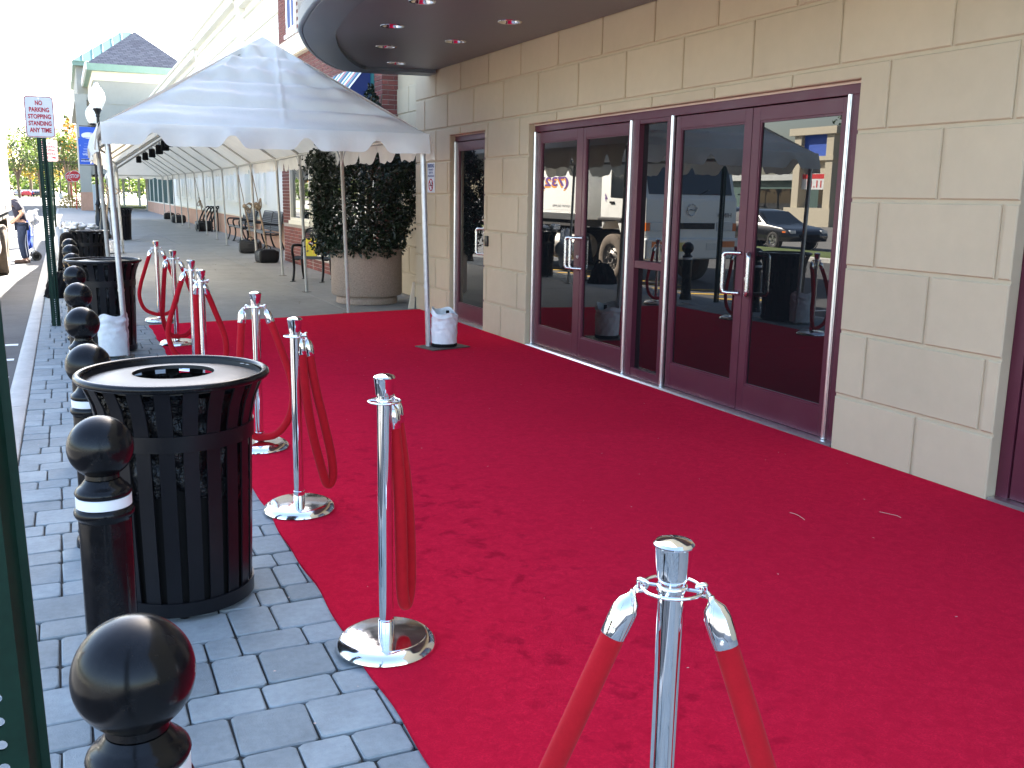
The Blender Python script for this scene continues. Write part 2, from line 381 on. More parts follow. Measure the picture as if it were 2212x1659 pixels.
def text(name, s, material, parent, org, ux, uy, width, height, bold=0.0, lift=0.002, align='C', shear=0.0):
    """flat lettering; org = centre (or left) of the line, ux/uy world axes of the writing"""
    cu = bpy.data.curves.new(name, 'FONT'); cu.body = s; cu.size = 1.0; cu.offset = bold; cu.extrude = 0.0; cu.resolution_u = 3; cu.shear = shear
    ob = bpy.data.objects.new(name, cu); COL.objects.link(ob)
    dg = bpy.context.evaluated_depsgraph_get(); dg.update()
    me = bpy.data.meshes.new_from_object(ob.evaluated_get(dg)); bpy.data.objects.remove(ob); bpy.data.curves.remove(cu)
    xs = [v.co.x for v in me.vertices]; ys = [v.co.y for v in me.vertices]
    x0, x1, y0, y1 = min(xs), max(xs), min(ys), max(ys)
    ux = Vector(ux).normalized(); uy = Vector(uy).normalized(); un = ux.cross(uy); org = Vector(org)
    sx = width/(x1-x0); sy = height/(y1-y0)
    for v in me.vertices:
        a = (v.co.x-(x0+x1)/2)*sx if align == 'C' else (v.co.x-x0)*sx
        v.co = org+ux*a+uy*((v.co.y-(y0+y1)/2)*sy)+un*lift
    me.materials.clear(); me.materials.append(M[material]); me.name = name
    o = bpy.data.objects.new(name, me); COL.objects.link(o); o.parent = parent
    return o
def ipoly(pts, d):
    """inset an axis-aligned or general CCW/CW polygon by d"""
    n = len(pts); A = sum(pts[i][0]*pts[(i+1) % n][1]-pts[(i+1) % n][0]*pts[i][1] for i in range(n))
    sg = 1 if A > 0 else -1; out = []
    for i in range(n):
        p, q, r = Vector(pts[i-1]), Vector(pts[i]), Vector(pts[(i+1) % n])
        d1 = (q-p).normalized(); d2 = (r-q).normalized()
        n1 = Vector((-d1.y, d1.x))*sg; n2 = Vector((-d2.y, d2.x))*sg
        k = n1+n2; k = k/max(k.dot(n1), 1e-3) if k.length > 1e-6 else n1
        out.append((q.x+k.x*d, q.y+k.y*d))
    return out
def slab(mb, pts, axis, face, back, ch):
    """polygon plate with a chamfered front: face/back are positions on axis"""
    def P(u, v, t): return {'x': (t, u, v), 'y': (u, t, v), 'z': (u, v, t)}[axis]
    sg = 1 if back > face else -1
    n = len(pts); ins = ipoly(pts, ch)
    vs = [P(u, v, face) for u, v in ins]+[P(u, v, face+sg*ch) for u, v in pts]+[P(u, v, back) for u, v in pts]
    fs = [tuple(range(n))]
    for a in (0, n): fs += [(a+i, a+(i+1) % n, a+n+(i+1) % n, a+n+i) for i in range(n)]
    mb.add(vs, fs); return mb
def cr(pts, per=6, closed=False):
    """Catmull-Rom through points"""
    P = [Vector(p) for p in pts]; out = []; m_ = len(P)
    for i in range(m_ if closed else m_-1):
        if closed: a, b, c, d = P[i-1], P[i], P[(i+1) % m_], P[(i+2) % m_]
        else: a, b, c, d = P[max(i-1, 0)], P[i], P[i+1], P[min(i+2, m_-1)]
        for k in range(per):
            t = k/per
            out.append(0.5*((2*b)+(c-a)*t+(2*a-5*b+4*c-d)*t*t+(3*b-a-3*c+d)*t**3))
    if not closed: out.append(P[-1])
    return out
def leaf_cloud(mb, pts, size, rnd, aspect=0.5, up=0.2):
    for p in pts:
        d = Vector((rnd.gauss(0, 1), rnd.gauss(0, 1), rnd.gauss(0, 1)+up)).normalized()
        a = d.orthogonal().normalized(); a.rotate(Matrix.Rotation(rnd.uniform(0, 6.28), 3, d)); b = d.cross(a)
        s = size*rnd.uniform(0.65, 1.3); p = Vector(p)
        mb.add([p-a*s*0.5, p+b*s*aspect*0.5+d*s*0.08, p+a*s*0.5, p-b*s*aspect*0.5+d*s*0.08], [(0, 1, 2, 3)])
# ================================================================== ground, road, kerb, paving
RZ = -0.125
g = MB(); g.box((-420, -120, RZ-0.5), (420, 700, RZ)); struct(g.build('ground', 'lot', smooth=0))
g = MB(); g.box((-10.6, -60, RZ), (-0.49, 150, RZ+0.005)); struct(g.build('road', 'asphalt', smooth=0))
# sunken paving bed and concrete sidewalk slabs
Y_PAV = 12.40
bed = MB(); bed.box((-0.345, -2, -0.12), (1.05, Y_PAV, -0.014)); bed.box((-0.345, Y_PAV, -0.12), (0.42, 30.2, -0.0141))
struct(bed.build('paver_bed', 'joint_sand', smooth=0))
sw = bpy.data.objects.new('sidewalk', None); COL.objects.link(sw); struct(sw)
def walk(x0, x1, y0, y1, nx, ny):
    for i in range(nx):
        for j in range(ny):
            a = x0+(x1-x0)*i/nx+0.004; b = x0+(x1-x0)*(i+1)/nx-0.004
            c = y0+(y1-y0)*j/ny+0.004; d = y0+(y1-y0)*(j+1)/ny-0.004
            mb = MB(); slab(mb, [(a, c), (b, c), (b, d), (a, d)], 'z', 0.0, -0.12, 0.004)
            mb.build('slab', 'concrete', sw, smooth=0)
walk(1.05, 5.6, -2.0, Y_PAV, 2, 5)
walk(0.42, 6.6, Y_PAV, 30.2, 2, 6)
walk(-0.345, 6.6, 30.2, 87.0, 2, 14)
fill = MB(); fill.box((1.05, -2, -0.12), (6.6, 87, -0.012)); fill.box((-0.34, 30.25, -0.12), (1.06, 87, -0.0121)); struct(fill.build('sidewalk_joints', 'joint_sand', smooth=0))
# kerb stones, 3 m each
kb = bpy.data.objects.new('kerb', None); COL.objects.link(kb); struct(kb)
for i in range(-1, 29):
    y0 = 1.9+i*3.0; y1 = y0+3.0
    prof = [(-0.50, RZ), (-0.492, -0.022), (-0.478, -0.004), (-0.46, 0.002), (-0.352, 0.002), (-0.347, -0.003), (-0.347, RZ)]
    mb = MB(); mb.prism(prof, 'y', y0+0.004, y1-0.004); mb.build('kerb_stone', 'kerb', kb, smooth=50)
# pavers
pv = bpy.data.objects.new('paving', None); COL.objects.link(pv); struct(pv)
def paver_mesh(wd, dp, k):
    rnd = random.Random(k); mb = MB(); g_ = 0.004
    a, b = wd/2-g_, dp/2-g_; c = 0.012
    pts = [(-a+c, -b), (a-c, -b), (a, -b+c), (a, b-c), (a-c, b), (-a+c, b), (-a, b-c), (-a, -b+c)]
    pts = [(x+rnd.uniform(-0.0025, 0.0025), y+rnd.uniform(-0.0025, 0.0025)) for x, y in pts]
    slab(mb, pts, 'z', 0.0, -0.05, 0.0045)
    return mb.mesh('paver', 'paver', smooth=40)
PM = {}
for dp in (0.16, 0.235):
    for wd in (0.115, 0.16, 0.235): PM[(wd, dp)] = [paver_mesh(wd, dp, k) for k in range(3)]
rnd = random.Random(3)
allp = []; y = -1.5; row = 0
while y < 30.0:
    dp = 0.235 if row % 2 else 0.16
    xm = 1.03 if y < Y_PAV-0.1 else 0.40
    x = -0.342-rnd.choice([0, 0.06, 0.11])*0
    first = True
    while x < xm-0.05:
        wd = rnd.choice([0.16, 0.235, 0.235, 0.16, 0.115]) if not first else rnd.choice([0.115, 0.16, 0.235])
        first = False
        if x+wd > xm: wd = 0.115 if xm-x < 0.14 else 0.16
        allp.append((x+wd/2, y+dp/2, wd, dp)); x += wd
    y += dp; row += 1
vis = [p for p in allp if p[1] > 2.15 and p[0]-p[2]/2 < 0.87]
vis.sort(key=lambda p: p[1]); ind = set(vis[:300]); rest = MB()
for p in allp:
    dz = rnd.uniform(-0.003, 0.0015); rz = rnd.gauss(0, 0.008)
    me = rnd.choice(PM[(p[2], p[3])])
    if p in ind:
        inst('paver', me, pv, (p[0], p[1], dz), (rnd.gauss(0, 0.006), rnd.gauss(0, 0.006), rz))
    else:
        a = Matrix.Translation((p[0], p[1], dz)) @ Matrix.Rotation(rz, 4, 'Z')
        rest.add([a @ v.co for v in me.vertices], [tuple(f.vertices) for f in me.polygons])
stuff(rest.build('paver_field', 'paver', pv, smooth=40))
# painted road markings
for i in range(5):
    mb = MB(); yy = 11.9-i*1.05; mb.box((-2.2, yy, RZ+0.006), (-0.56, yy+0.11, RZ+0.009)); struct(mb.build('road_marking', 'road_white', smooth=0))
for i in range(9):
    mb = MB(); yy = 13.2+i*1.0
    mb.add([(-2.3, yy, RZ+0.009), (-1.15, yy+0.75, RZ+0.009), (-1.15, yy+0.93, RZ+0.009), (-2.3, yy+0.18, RZ+0.009)], [(0, 1, 2, 3)])
    struct(mb.build('road_marking', 'road_yellow', smooth=0))
for yy in (42.5, 46.5):
    mb = MB(); mb.box((-9, yy, RZ+0.006), (-0.6, yy+0.25, RZ+0.009)); struct(mb.build('road_marking', 'road_white', smooth=0))
# planted strip across the road and far verges
mb = MB(); slab(mb, [(-13.2, -30), (-10.75, -30), (-10.75, 140), (-13.2, 140)], 'z', 0.0, RZ, 0.02); struct(mb.build('verge_kerb', 'kerb', smooth=0))
mb = MB(); mb.box((-13.0, -30, 0.0), (-10.95, 140, 0.03)); struct(mb.build('verge', 'grass', smooth=0))
mb = MB(); mb.box((-60, 232, RZ), (40, 300, 0.05)); struct(mb.build('far_verge', 'grass', smooth=0))
mb = MB(); mb.box((2.5, 100, RZ), (30, 125, 0.0)); struct(mb.build('far_lawn', 'grass', smooth=0))

# ================================================================== red carpet
def carpet_fn(u, v):
    x = 0.845+(4.497-0.845)*u
    wob = (0.005*math.sin(v*61)+0.004*math.sin(v*137+1))*(1-u)
    x += wob
    ye = 12.22+(12.90-12.22)*u
    y = 1.12+(ye-1.12)*v
    z = 0.013+0.004*math.sin(x*2.3+y*0.7)*math.sin(y*1.9)*min(1, u*8)*min(1, (1-u)*8)
    for (cx, cy, L, a, h) in ((2.2, 8.3, 0.75, 0.25, 0.014), (1.7, 9.6, 0.5, 0.1, 0.012), (2.7, 7.1, 0.6, 0.35, 0.009), (2.0, 10.9, 0.8, 0.12, 0.012), (3.0, 5.6, 0.7, -0.15, 0.008)):
        du = (x-cx)*math.cos(a)+(y-cy)*math.sin(a); dv = -(x-cx)*math.sin(a)+(y-cy)*math.cos(a)
        z += h*math.exp(-(dv/0.06)**2)*math.exp(-(du/L)**2)
    return (x, y, z)
mb = MB(); mb.grid(carpet_fn, 70, 300)
nu, nv = 70, 300
edge = [i for i in range(nu, 0, -1)]+[j*(nu+1) for j in range(nv+1)]+[nv*(nu+1)+i for i in range(1, nu+1)]
base = len(mb.v)
for e in edge: mb.v.append((mb.v[e][0]-0.001, mb.v[e][1]+0.001, 0.0015))
for i in range(len(edge)-1): mb.f.append((edge[i], edge[i+1], base+i+1, base+i))
o = mb.build('carpet', 'carpet', smooth=60)
tag(o, 'long red carpet laid in front of the glass entrance doors', 'carpet')
rnd = random.Random(11)
for k, (x, y) in enumerate(((3.80, 3.44), (3.31, 3.60))):
    mb = MB(); pts = [(x, y, 0.019)]
    a = rnd.uniform(0, 3)
    for i in range(4):
        a += rnd.uniform(-0.7, 0.7); pts.append((pts[-1][0]+0.03*math.cos(a), pts[-1][1]+0.03*math.sin(a), 0.020))
    mb.tube(pts, 0.0011, 5)
    tag(mb.build('loose_thread', 'thread'), ('short pale thread lying on the red carpet near the right-hand door', 'tiny pale thread on the carpet left of the longer thread')[k], 'thread', 'threads on the carpet')

# ================================================================== entrance building
bld = thing('entrance_building', 'beige block-faced entrance building with maroon glass doors and curved canopy', 'building', (4.5, 6, 0))
def C(o): o.parent = bld; o.matrix_parent_inverse = Matrix.Translation((-4.5, -6, 0)); return o
X0 = 4.5
OPEN = [(10.61, 11.74, 2.35), (4.71, 9.43, 2.35), (1.30, 3.517, 2.35)]
# backing walls between the openings
mb = MB()
for a, b in ((-4, 1.30), (3.517, 4.71), (9.43, 10.61), (11.74, 13.045)): mb.box((4.514, a, -0.1), (5.3, b, 9.0))
for a, b, t in OPEN: mb.box((4.514, a, t), (5.3, b, 9.0))
C(mb.build('wall', 'stucco', smooth=0))
mb = MB(); mb.box((5.3, -4, -0.1), (16, 13.04, 9.0)); C(mb.build('rear_wall', 'stucco', smooth=0))
# return beyond the corner, set back half a metre
mb = MB(); mb.box((5.014, 13.0, -0.1), (5.6, 15.46, 3.7)); C(mb.build('side_wall', 'stucco', smooth=0))
ROWS = [-0.045, 0.37, 0.785, 1.20, 1.615, 2.03, 2.445, 2.86, 3.275]
def blocks(x, ya, yb, opens):
    G = 0.0115
    for r in range(8):
        z0, z1 = ROWS[r]+G, ROWS[r+1]-G
        if r == 0: z0 = 0.004
        off = 3.607 if r % 2 else 4.04
        k0 = math.floor((ya-off)/0.8645)
        js = [off+0.8645*k for k in range(k0, k0+25)]
        js = [ya-G]+[j for j in js if ya+0.06 < j < yb-0.06]+[yb+G]
        for i in range(len(js)-1):
            a, b = js[i]+G, js[i+1]-G
            polys = [[(a, z0), (b, z0), (b, z1), (a, z1)]]
            for o0, o1, t in opens:
                nxt = []
                for P in polys:
                    pa = min(p[0] for p in P); pb = max(p[0] for p in P)
                    ca, cb = max(pa, o0), min(pb, o1)
                    if ca >= cb or t <= z0: nxt.append(P); continue
                    if t >= z1:
                        if ca-pa > 0.03: nxt.append([(pa, z0), (ca, z0), (ca, z1), (pa, z1)])
                        if pb-cb > 0.03: nxt.append([(cb, z0), (pb, z0), (pb, z1), (cb, z1)])
                    else:
                        q = [(pa, z1)]
                        q += [(pa, z0), (ca, z0), (ca, t)] if ca-pa > 0.02 else [(pa, t)]
                        q += [(cb, t), (cb, z0), (pb, z0)] if pb-cb > 0.02 else [(pb, t)]
                        q += [(pb, z1)]; nxt.append(q)
                polys = nxt
            for P in polys:
                mb = MB(); slab(mb, P, 'x', x, x+0.0138, 0.007); C(mb.build('block', 'stucco', smooth=0))
blocks(X0, 0.0, 13.06, OPEN)
blocks(5.0, 13.10, 15.44, [])
# door sets --------------------------------------------------------
FX = 4.575    # front plane of the frames
def leaf(y0, y1, g0, g1, hy=None, hin=1, lock=True):
    """one glazed door leaf between y0<y1, glass g0..g1; hy = handle position"""
    d = bpy.data.objects.new('door', None); COL.objects.link(d); d.parent = bld
    d.location = (0, 0, 0); d.matrix_parent_inverse = Matrix.Translation((-4.5, -6, 0))
    zt, zb = 2.262, 0.03; gz0, gz1 = 0.235, 2.165; x = FX+0.006
    for nm, a, b, c, e in (('stile', y0, g0, zb, zt), ('stile', g1, y1, zb, zt), ('bottom_rail', g0, g1, zb, gz0), ('top_rail', g0, g1, gz1, zt)):
        mb = MB(); mb.box((x, a, c), (x+0.045, b, e)); o = mb.build(nm, 'door_paint', d, smooth=30, bev=0.0025)
    mb = MB()
    for a, b, c, e in ((g0, g0+0.014, gz0, gz1), (g1-0.014, g1, gz0, gz1), (g0+0.014, g1-0.014, gz0, gz0+0.014), (g0+0.014, g1-0.014, gz1-0.014, gz1)):
        mb.box((x+0.006, a, c), (x+0.03, b, e))
    mb.build('glazing_bead', 'door_paint', d, smooth=30)
    mb = MB(); mb.box((x+0.018, g0+0.01, gz0+0.01), (x+0.026, g1-0.01, gz1-0.01)); mb.build('glass', 'tinted_glass', d, smooth=0)
    if hy:
        mb = MB(); xo = x-0.075; r = 0.0155
        pts = [(x+0.002, hy, 1.215), (x-0.05, hy, 1.215), (xo+0.006, hy, 1.212), (xo, hy, 1.195), (xo, hy, 1.18), (xo, hy, 0.95), (xo, hy, 0.935), (xo+0.006, hy, 0.918), (x-0.05, hy, 0.915), (x+0.002, hy, 0.915)]
        pts = [(p[0], hy+hin*(x-p[0])*1.4, p[2]) for p in pts]
        mb.tube(pts, r, 12); mb.build('pull_handle', 'steel', d, smooth=60)
    if lock:
        ly = y0+0.04 if lock == 1 else y1-0.04
        mb = MB(); mb.cyl((x+0.004, ly, 1.03), (x-0.012, ly, 1.03), 0.019, 0.016, 18); mb.cyl((x-0.012, ly, 1.03), (x-0.016, ly, 1.03), 0.010, n=12); mb.build('lock_cylinder', 'steel', d, smooth=40)
    return d
def fr(y0, y1, z0, z1, nm='door_frame', x0=FX, x1=4.66):
    mb = MB(); mb.box((x0, y0, z0), (x1, y1, z1)); return C(mb.build(nm, 'door_paint', smooth=30, bev=0.002))
def strip(y, z0=0.03, z1=2.27):
    mb = MB(); mb.box((FX-0.016, y-0.017, z0), (FX+0.01, y+0.017, z1)); mb.cyl((FX-0.016, y, z0), (FX-0.016, y, z1), 0.012, n=10); return C(mb.build('hinge_strip', 'alu', smooth=40))
# dark void behind leaves so gaps read black
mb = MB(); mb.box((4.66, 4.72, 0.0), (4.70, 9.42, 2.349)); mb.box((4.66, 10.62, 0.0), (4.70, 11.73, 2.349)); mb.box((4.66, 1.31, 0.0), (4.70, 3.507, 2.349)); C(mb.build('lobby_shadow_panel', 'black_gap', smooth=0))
# main set
fr(4.712, 9.428, 2.27, 2.348, 'door_header'); fr(9.405, 9.428, 0, 2.27); fr(7.36, 7.475, 0, 2.27); fr(6.84, 6.93, 0, 2.27); fr(4.712, 4.845, 0, 2.27)
leaf(8.375, 9.37, 8.495, 9.275, 8.43, 1, 1); leaf(7.49, 8.367, 7.545, 8.315, 8.335, 1, 0)
leaf(5.835, 6.80, 5.915, 6.735, 5.875, 1, 0); leaf(4.862, 5.827, 4.925, 5.745, 5.79, -1, 2)
strip(9.39); strip(7.47); strip(6.83); strip(4.85)
for a, b in ((4.714, 9.426), (10.614, 11.736), (1.304, 3.513)):
    mb = MB(); mb.box((FX-0.012, a, 2.334), (FX-0.001, b, 2.349)); C(mb.build('sealant_line', 'sealant', smooth=0))
# sidelight
sl = bpy.data.objects.new('sidelight', None); COL.objects.link(sl); sl.parent = bld; sl.matrix_parent_inverse = Matrix.Translation((-4.5, -6, 0))
for nm, a, b, c, e in (('rail', 6.93, 7.36, 1.0, 1.065), ('rail', 6.93, 7.36, 0.0, 0.10), ('rail', 6.93, 7.36, 2.235, 2.27)):
    mb = MB(); mb.box((FX+0.004, a, c), (FX+0.07, b, e)); mb.build(nm, 'door_paint', sl, smooth=30, bev=0.002)
for c, e in ((0.10, 1.0), (1.065, 2.235)):
    mb = MB(); mb.box((FX+0.05, 6.93, c), (FX+0.058, 7.36, e)); mb.build('glass', 'tinted_glass', sl, smooth=0)
# narrow single door
fr(10.612, 11.738, 2.27, 2.348, 'door_header'); fr(11.72, 11.738, 0, 2.27); fr(10.612, 10.66, 0, 2.27)
leaf(10.67, 11.69, 10.80, 11.625, 10.74, 1, 1); strip(11.705)
# right-hand doors, mostly out of frame
fr(1.302, 3.515, 2.27, 2.348, 'door_header'); fr(3.44, 3.515, 0, 2.27); fr(1.302, 1.40, 0, 2.27)
leaf(2.425, 3.43, 2.545, 3.29, 3.36, -1, 2); leaf(1.41, 2.417, 1.53, 2.30, 2.36, 1, 0)
for a, b in ((4.72, 9.42), (10.62, 11.73), (1.31, 3.507)):
    mb = MB(); mb.prism([(4.50, 0.012), (4.515, 0.026), (4.66, 0.03), (4.66, 0.0), (4.50, 0.0)], 'y', a, b); C(mb.build('threshold', 'alu', smooth=0))
# keypad on the wall
mb = MB(); mb.box((4.476, 10.452, 1.02), (4.502, 10.535, 1.145)); o = C(mb.build('card_reader', 'black_powder', smooth=30, bev=0.008, seg=2))
# ---- canopy: curved lip, raised soffit, downlights
zl, zs = 3.142, 3.182
out_pts = [(4.53, 12.52), (4.05, 12.60), (3.62, 12.66), (3.38, 12.60), (3.17, 12.36), (2.85, 11.76), (2.53, 10.97), (2.30, 10.25), (2.15, 9.67), (2.06, 9.07), (2.005, 8.58), (1.975, 8.15), (1.955, 7.4)]
full = out_pts+[(x, 14.8-y) for x, y in reversed(out_pts[:-1])]
crv = cr([(x, y, 0) for x, y in full], 4)
def off(pts, d):
    o_ = []
    for i, p in enumerate(pts):
        t = pts[min(i+1, len(pts)-1)]-pts[max(i-1, 0)]; nrm = Vector((t.y, -t.x, 0)).normalized()
        o_.append(p-nrm*d)
    return o_
cen = Vector((4.5, 7.4, 0))
sgn = 1 if (off(crv, 0.1)[len(crv)//2]-cen).length < (crv[len(crv)//2]-cen).length else -1
inn = off(crv, 0.36*sgn); bead = off(crv, 0.035*sgn); bead2 = off(crv, 0.05*sgn)
def clampx(ps): return [Vector((min(p.x, 4.53), p.y, 0)) for p in ps]
inn = clampx(inn); nC = len(crv)
def sheet(mb, A, za, B, zb):
    o_ = len(mb.v); mb.v += [(p.x, p.y, za) for p in A]+[(p.x, p.y, zb) for p in B]
    m_ = len(A); mb.f += [(o_+i, o_+i+1, o_+m_+i+1, o_+m_+i) for i in range(m_-1)]
can = bpy.data.objects.new('canopy', None); COL.objects.link(can); can.parent = bld; can.matrix_parent_inverse = Matrix.Translation((-4.5, -6, 0))
mb = MB(); sheet(mb, crv, zl+0.13, crv, zl+0.01); mb.build('fascia_edge', 'fascia_edge', can, smooth=30)
mb = MB()
sheet(mb, crv, zl+0.01, off(crv, 0.012*sgn), zl); sheet(mb, off(crv, 0.012*sgn), zl, bead, zl)
sheet(mb, bead, zl, off(crv, 0.042*sgn), zl+0.014); sheet(mb, off(crv, 0.042*sgn), zl+0.014, bead2, zl); sheet(mb, bead2, zl, inn, zl); sheet(mb, inn, zl, inn, zs+0.002)
mb.build('fascia', 'canopy_lip', can, smooth=30, weld=True)
LIGHTS = ((2.968, 9.29), (3.311, 10.584), (3.816, 11.80), (2.823, 8.016), (3.851, 8.513), (3.834, 9.847), (2.90, 6.6), (3.85, 7.1), (3.85, 5.6))
bm = bmesh.new(); eds = []
def loop_(ps):
    vs = [bm.verts.new((p[0], p[1], zs)) for p in ps]
    for i in range(len(vs)): eds.append(bm.edges.new((vs[i], vs[(i+1) % len(vs)])))
dd = [inn[0]]
for p in inn[1:]:
    if (p-dd[-1]).length > 1e-3: dd.append(p)
loop_(dd)
for x, y in LIGHTS: loop_([(x+0.1*math.cos(2*math.pi*i/24), y+0.1*math.sin(2*math.pi*i/24)) for i in range(24)])
bmesh.ops.triangle_fill(bm, use_beauty=True, use_dissolve=False, edges=eds)
bmesh.ops.recalc_face_normals(bm, faces=bm.faces)
me = bpy.data.meshes.new('soffit'); bm.to_mesh(me); bm.free(); me.materials.append(M['canopy_paint'])
inst('soffit', me, can)
mb = MB(); mb.v += [(p.x, p.y, zl+0.13) for p in crv]+[(4.53+(p.x-4.53)*0.3, 7.4+(p.y-7.4)*0.9, zl+0.5) for p in crv]
mb.f += [(i, i+1, nC+i+1, nC+i) for i in range(nC-1)]+[tuple(range(nC, 2*nC))]; mb.build('roof', 'canopy_lip', can, smooth=30)
for (x, y) in LIGHTS:
    mb = MB(); mb.lathe([(0.115, -0.001), (0.112, -0.006), (0.092, -0.006), (0.088, 0.0), (0.075, 0.05), (0.06, 0.075), (0.0, 0.078)], 28, caps=False)
    d = mb.build('downlight', 'chrome', can, loc=(x, y, zs), smooth=40)
    mb = MB(); mb.lathe([(0.0, 0.012), (0.022, 0.016), (0.03, 0.03), (0.028, 0.045), (0.02, 0.068), (0.0, 0.07)], 16); mb.build('bulb', 'lamp_globe', d, smooth=60)

# ================================================================== smoking sign, on the wall
ss = thing('smoking_sign', 'small white no smoking notice on the beige wall beside the narrow door', 'sign', (4.497, 12.415, 1.83))
mb = MB(); mb.box((-0.004, -0.14, -0.195), (0.0, 0.14, 0.195)); mb.build('panel', 'sign_white', ss, smooth=0)
ux, uy = (0, -1, 0), (0, 0, 1)
for s, z, wd, h in (('SMOKING', 0.155, 0.24, 0.05), ('IS PROHIBITED', 0.105, 0.19, 0.024), ('EXCEPT IN', 0.065, 0.15, 0.024), ('DESIGNATED AREAS', 0.022, 0.245, 0.024)):
    text('lettering', s, 'window_navy', ss, (-0.004, 0, z), ux, uy, wd, h, bold=0.02)
mb = MB(); mb.ring((-0.005, 0, -0.095), 0.075, 0.007, 32, 6, (1, 0, 0)); mb.build('prohibition_ring', 'sign_red', ss)
mb = MB(); mb.tube([(-0.005, 0.052, -0.045), (-0.005, -0.052, -0.147)], 0.006, 6); mb.build('prohibition_bar', 'sign_red', ss)
mb = MB(); mb.box((-0.007, -0.045, -0.106), (-0.003, 0.045, -0.092)); mb.box((-0.007, -0.05, -0.085), (-0.003, -0.044, -0.06)); mb.box((-0.007, -0.036, -0.08), (-0.003, -0.03, -0.055)); mb.build('cigarette_mark', 'black_matte', ss)
# ================================================================== frame tent
tent = thing('frame_tent', 'long white canvas frame tent over the sidewalk with scalloped edges and slim poles', 'tent', (2.0, 10, 0))
TI = Matrix.Translation((-2.0, -10, 0))
def T(o): o.parent = tent; o.matrix_parent_inverse = TI; return o
RP = [(3.44, 9.58), (3.44, 12.79), (3.55, 15.8), (3.82, 19.05), (4.0, 22.88), (4.28, 26.55), (4.43, 30.34), (4.67, 34.17), (4.80, 37.7), (4.88, 41.0), (4.97, 44.85), (5.03, 48.07), (5.07, 51.3), (5.24, 55.6), (5.33, 59.95)]
LP = [(x-2.97+0.02*min(i, 1), y+0.37-0.015*i) for i, (x, y) in enumerate(RP)]
def ez(y): return 2.17+(y-9.6)*0.0048
LEAN = -0.065
def top(p): return Vector((p[0]+LEAN, p[1], ez(p[1])))
for side, PP in ((1, RP), (-1, LP)):
    for i, p in enumerate(PP):
        t = top(p); b = Vector((p[0], p[1], 0.012 if (i == 0 and side > 0) else 0.004))
        mb = MB(); r = 0.024 if i else 0.028
        mb.cyl(b, t, r, n=12); m_ = b.lerp(t, 0.30); mb.cyl(m_-Vector((0, 0, 0.012)), m_+Vector((0, 0, 0.012)), r*1.12, n=12)
        T(mb.build('pole', 'galv' if i == 0 else 'pole_white', smooth=50))
        mb = MB(); mb.box((p[0]-0.07, p[1]-0.05, 0.002 if i else 0.014), (p[0]+0.07, p[1]+0.05, 0.008 if i else 0.022)); T(mb.build('foot_plate', 'base_plate', smooth=0))
# ridge
N = len(RP)
def mid(i): return (top(RP[i])+top(LP[i]))/2
RISE = 1.05
A0 = Vector((2.09, 11.15, 3.235)); A1 = mid(N-1)+Vector((0, -1.5, RISE))
ridge = [A0]+[mid(i)+Vector((0, 0, RISE)) for i in range(1, N-1)]+[A1]
for i in range(len(ridge)-1):
    mb = MB(); mb.cyl(ridge[i]-Vector((0, 0, 0.03)), ridge[i+1]-Vector((0, 0, 0.03)), 0.022, n=10); T(mb.build('ridge_pole', 'pole_white', smooth=50))
for PP in (RP, LP):
    for i in range(N-1):
        mb = MB(); mb.cyl(top(PP[i]), top(PP[i+1]), 0.022, n=10); T(mb.build('eave_rail', 'pole_white', smooth=50))
for i, j in ((0, 0), (N-1, N-1)):
    mb = MB(); mb.cyl(top(RP[i]), top(LP[j]), 0.022, n=10); T(mb.build('eave_rail', 'pole_white', smooth=50))
for i in range(N):
    for PP in (RP, LP):
        rdg = ridge[i]-Vector((0, 0, 0.03))
        mb = MB(); mb.cyl(top(PP[i]), rdg, 0.020, n=8); T(mb.build('rafter', 'pole_white', smooth=50))
for i in range(1, N-1):      # brackets
    for PP in (RP, LP):
        t = top(PP[i]); mb = MB(); mb.tube([t+Vector((0, 0, -0.22)), t+Vector((0, 0.12, -0.09)), t+Vector((0, 0.24, -0.01))], 0.010, 6); mb.tube([t+Vector((0, 0, -0.22)), t+Vector((0, -0.12, -0.09)), t+Vector((0, -0.24, -0.01))], 0.010, 6)
        T(mb.build('knee_brace', 'galv', smooth=50))
# canvas
UP = Vector((0, 0, 0.028))
def oe(p, dx): return top(p)+Vector((dx, 0, 0))+UP
EL = oe(LP[0], -0.05)+Vector((0, -0.05, 0)); ER = oe(RP[0], 0.05)+Vector((0, -0.05, 0)); AP = A0+UP
nrmF = (ER-EL).cross(AP-EL).normalized()
if nrmF.y > 0: nrmF = -nrmF
rn = random.Random(5); ph = [rn.uniform(0, 6.28) for _ in range(12)]
def hip(u, v):
    a = EL.lerp(ER, u); p = a.lerp(AP, v)
    e = min(1, v*7)*min(1, (1-v)*5)*min(1, min(u, 1-u)*9)
    x = (u-0.5)*(1-v)*3.0
    d = 0.040*math.sin(v*24+0.5*math.sin(x*1.6+ph[0])+0.5*x+ph[1])*(1-v*0.8)+0.018*math.sin(v*47+x*1.2+ph[2])
    d += 0.012*math.sin(x*9*(1+2*v)+v*6+ph[3])*v + 0.006*math.sin(x*21+v*30+ph[4])*v
    d += 0.035*max(0, math.sin((x*1.1+v*1.3)*15+ph[5]))**3*max(0, v-0.42)+0.03*max(0, math.sin((x*-1.0+v*1.5)*19+ph[6]))**4*max(0, v-0.5)
    d += 0.010*math.exp(-((x-0.12)/0.02)**2)
    return p+nrmF*(d*e*1.15)-Vector((0, 0, 0.05*math.sin(math.pi*min(1, v*1.0))*(1-v)))
mb = MB(); mb.grid(hip, 110, 80); T(mb.build('hip_panel', 'canvas', smooth=80, weld=True))
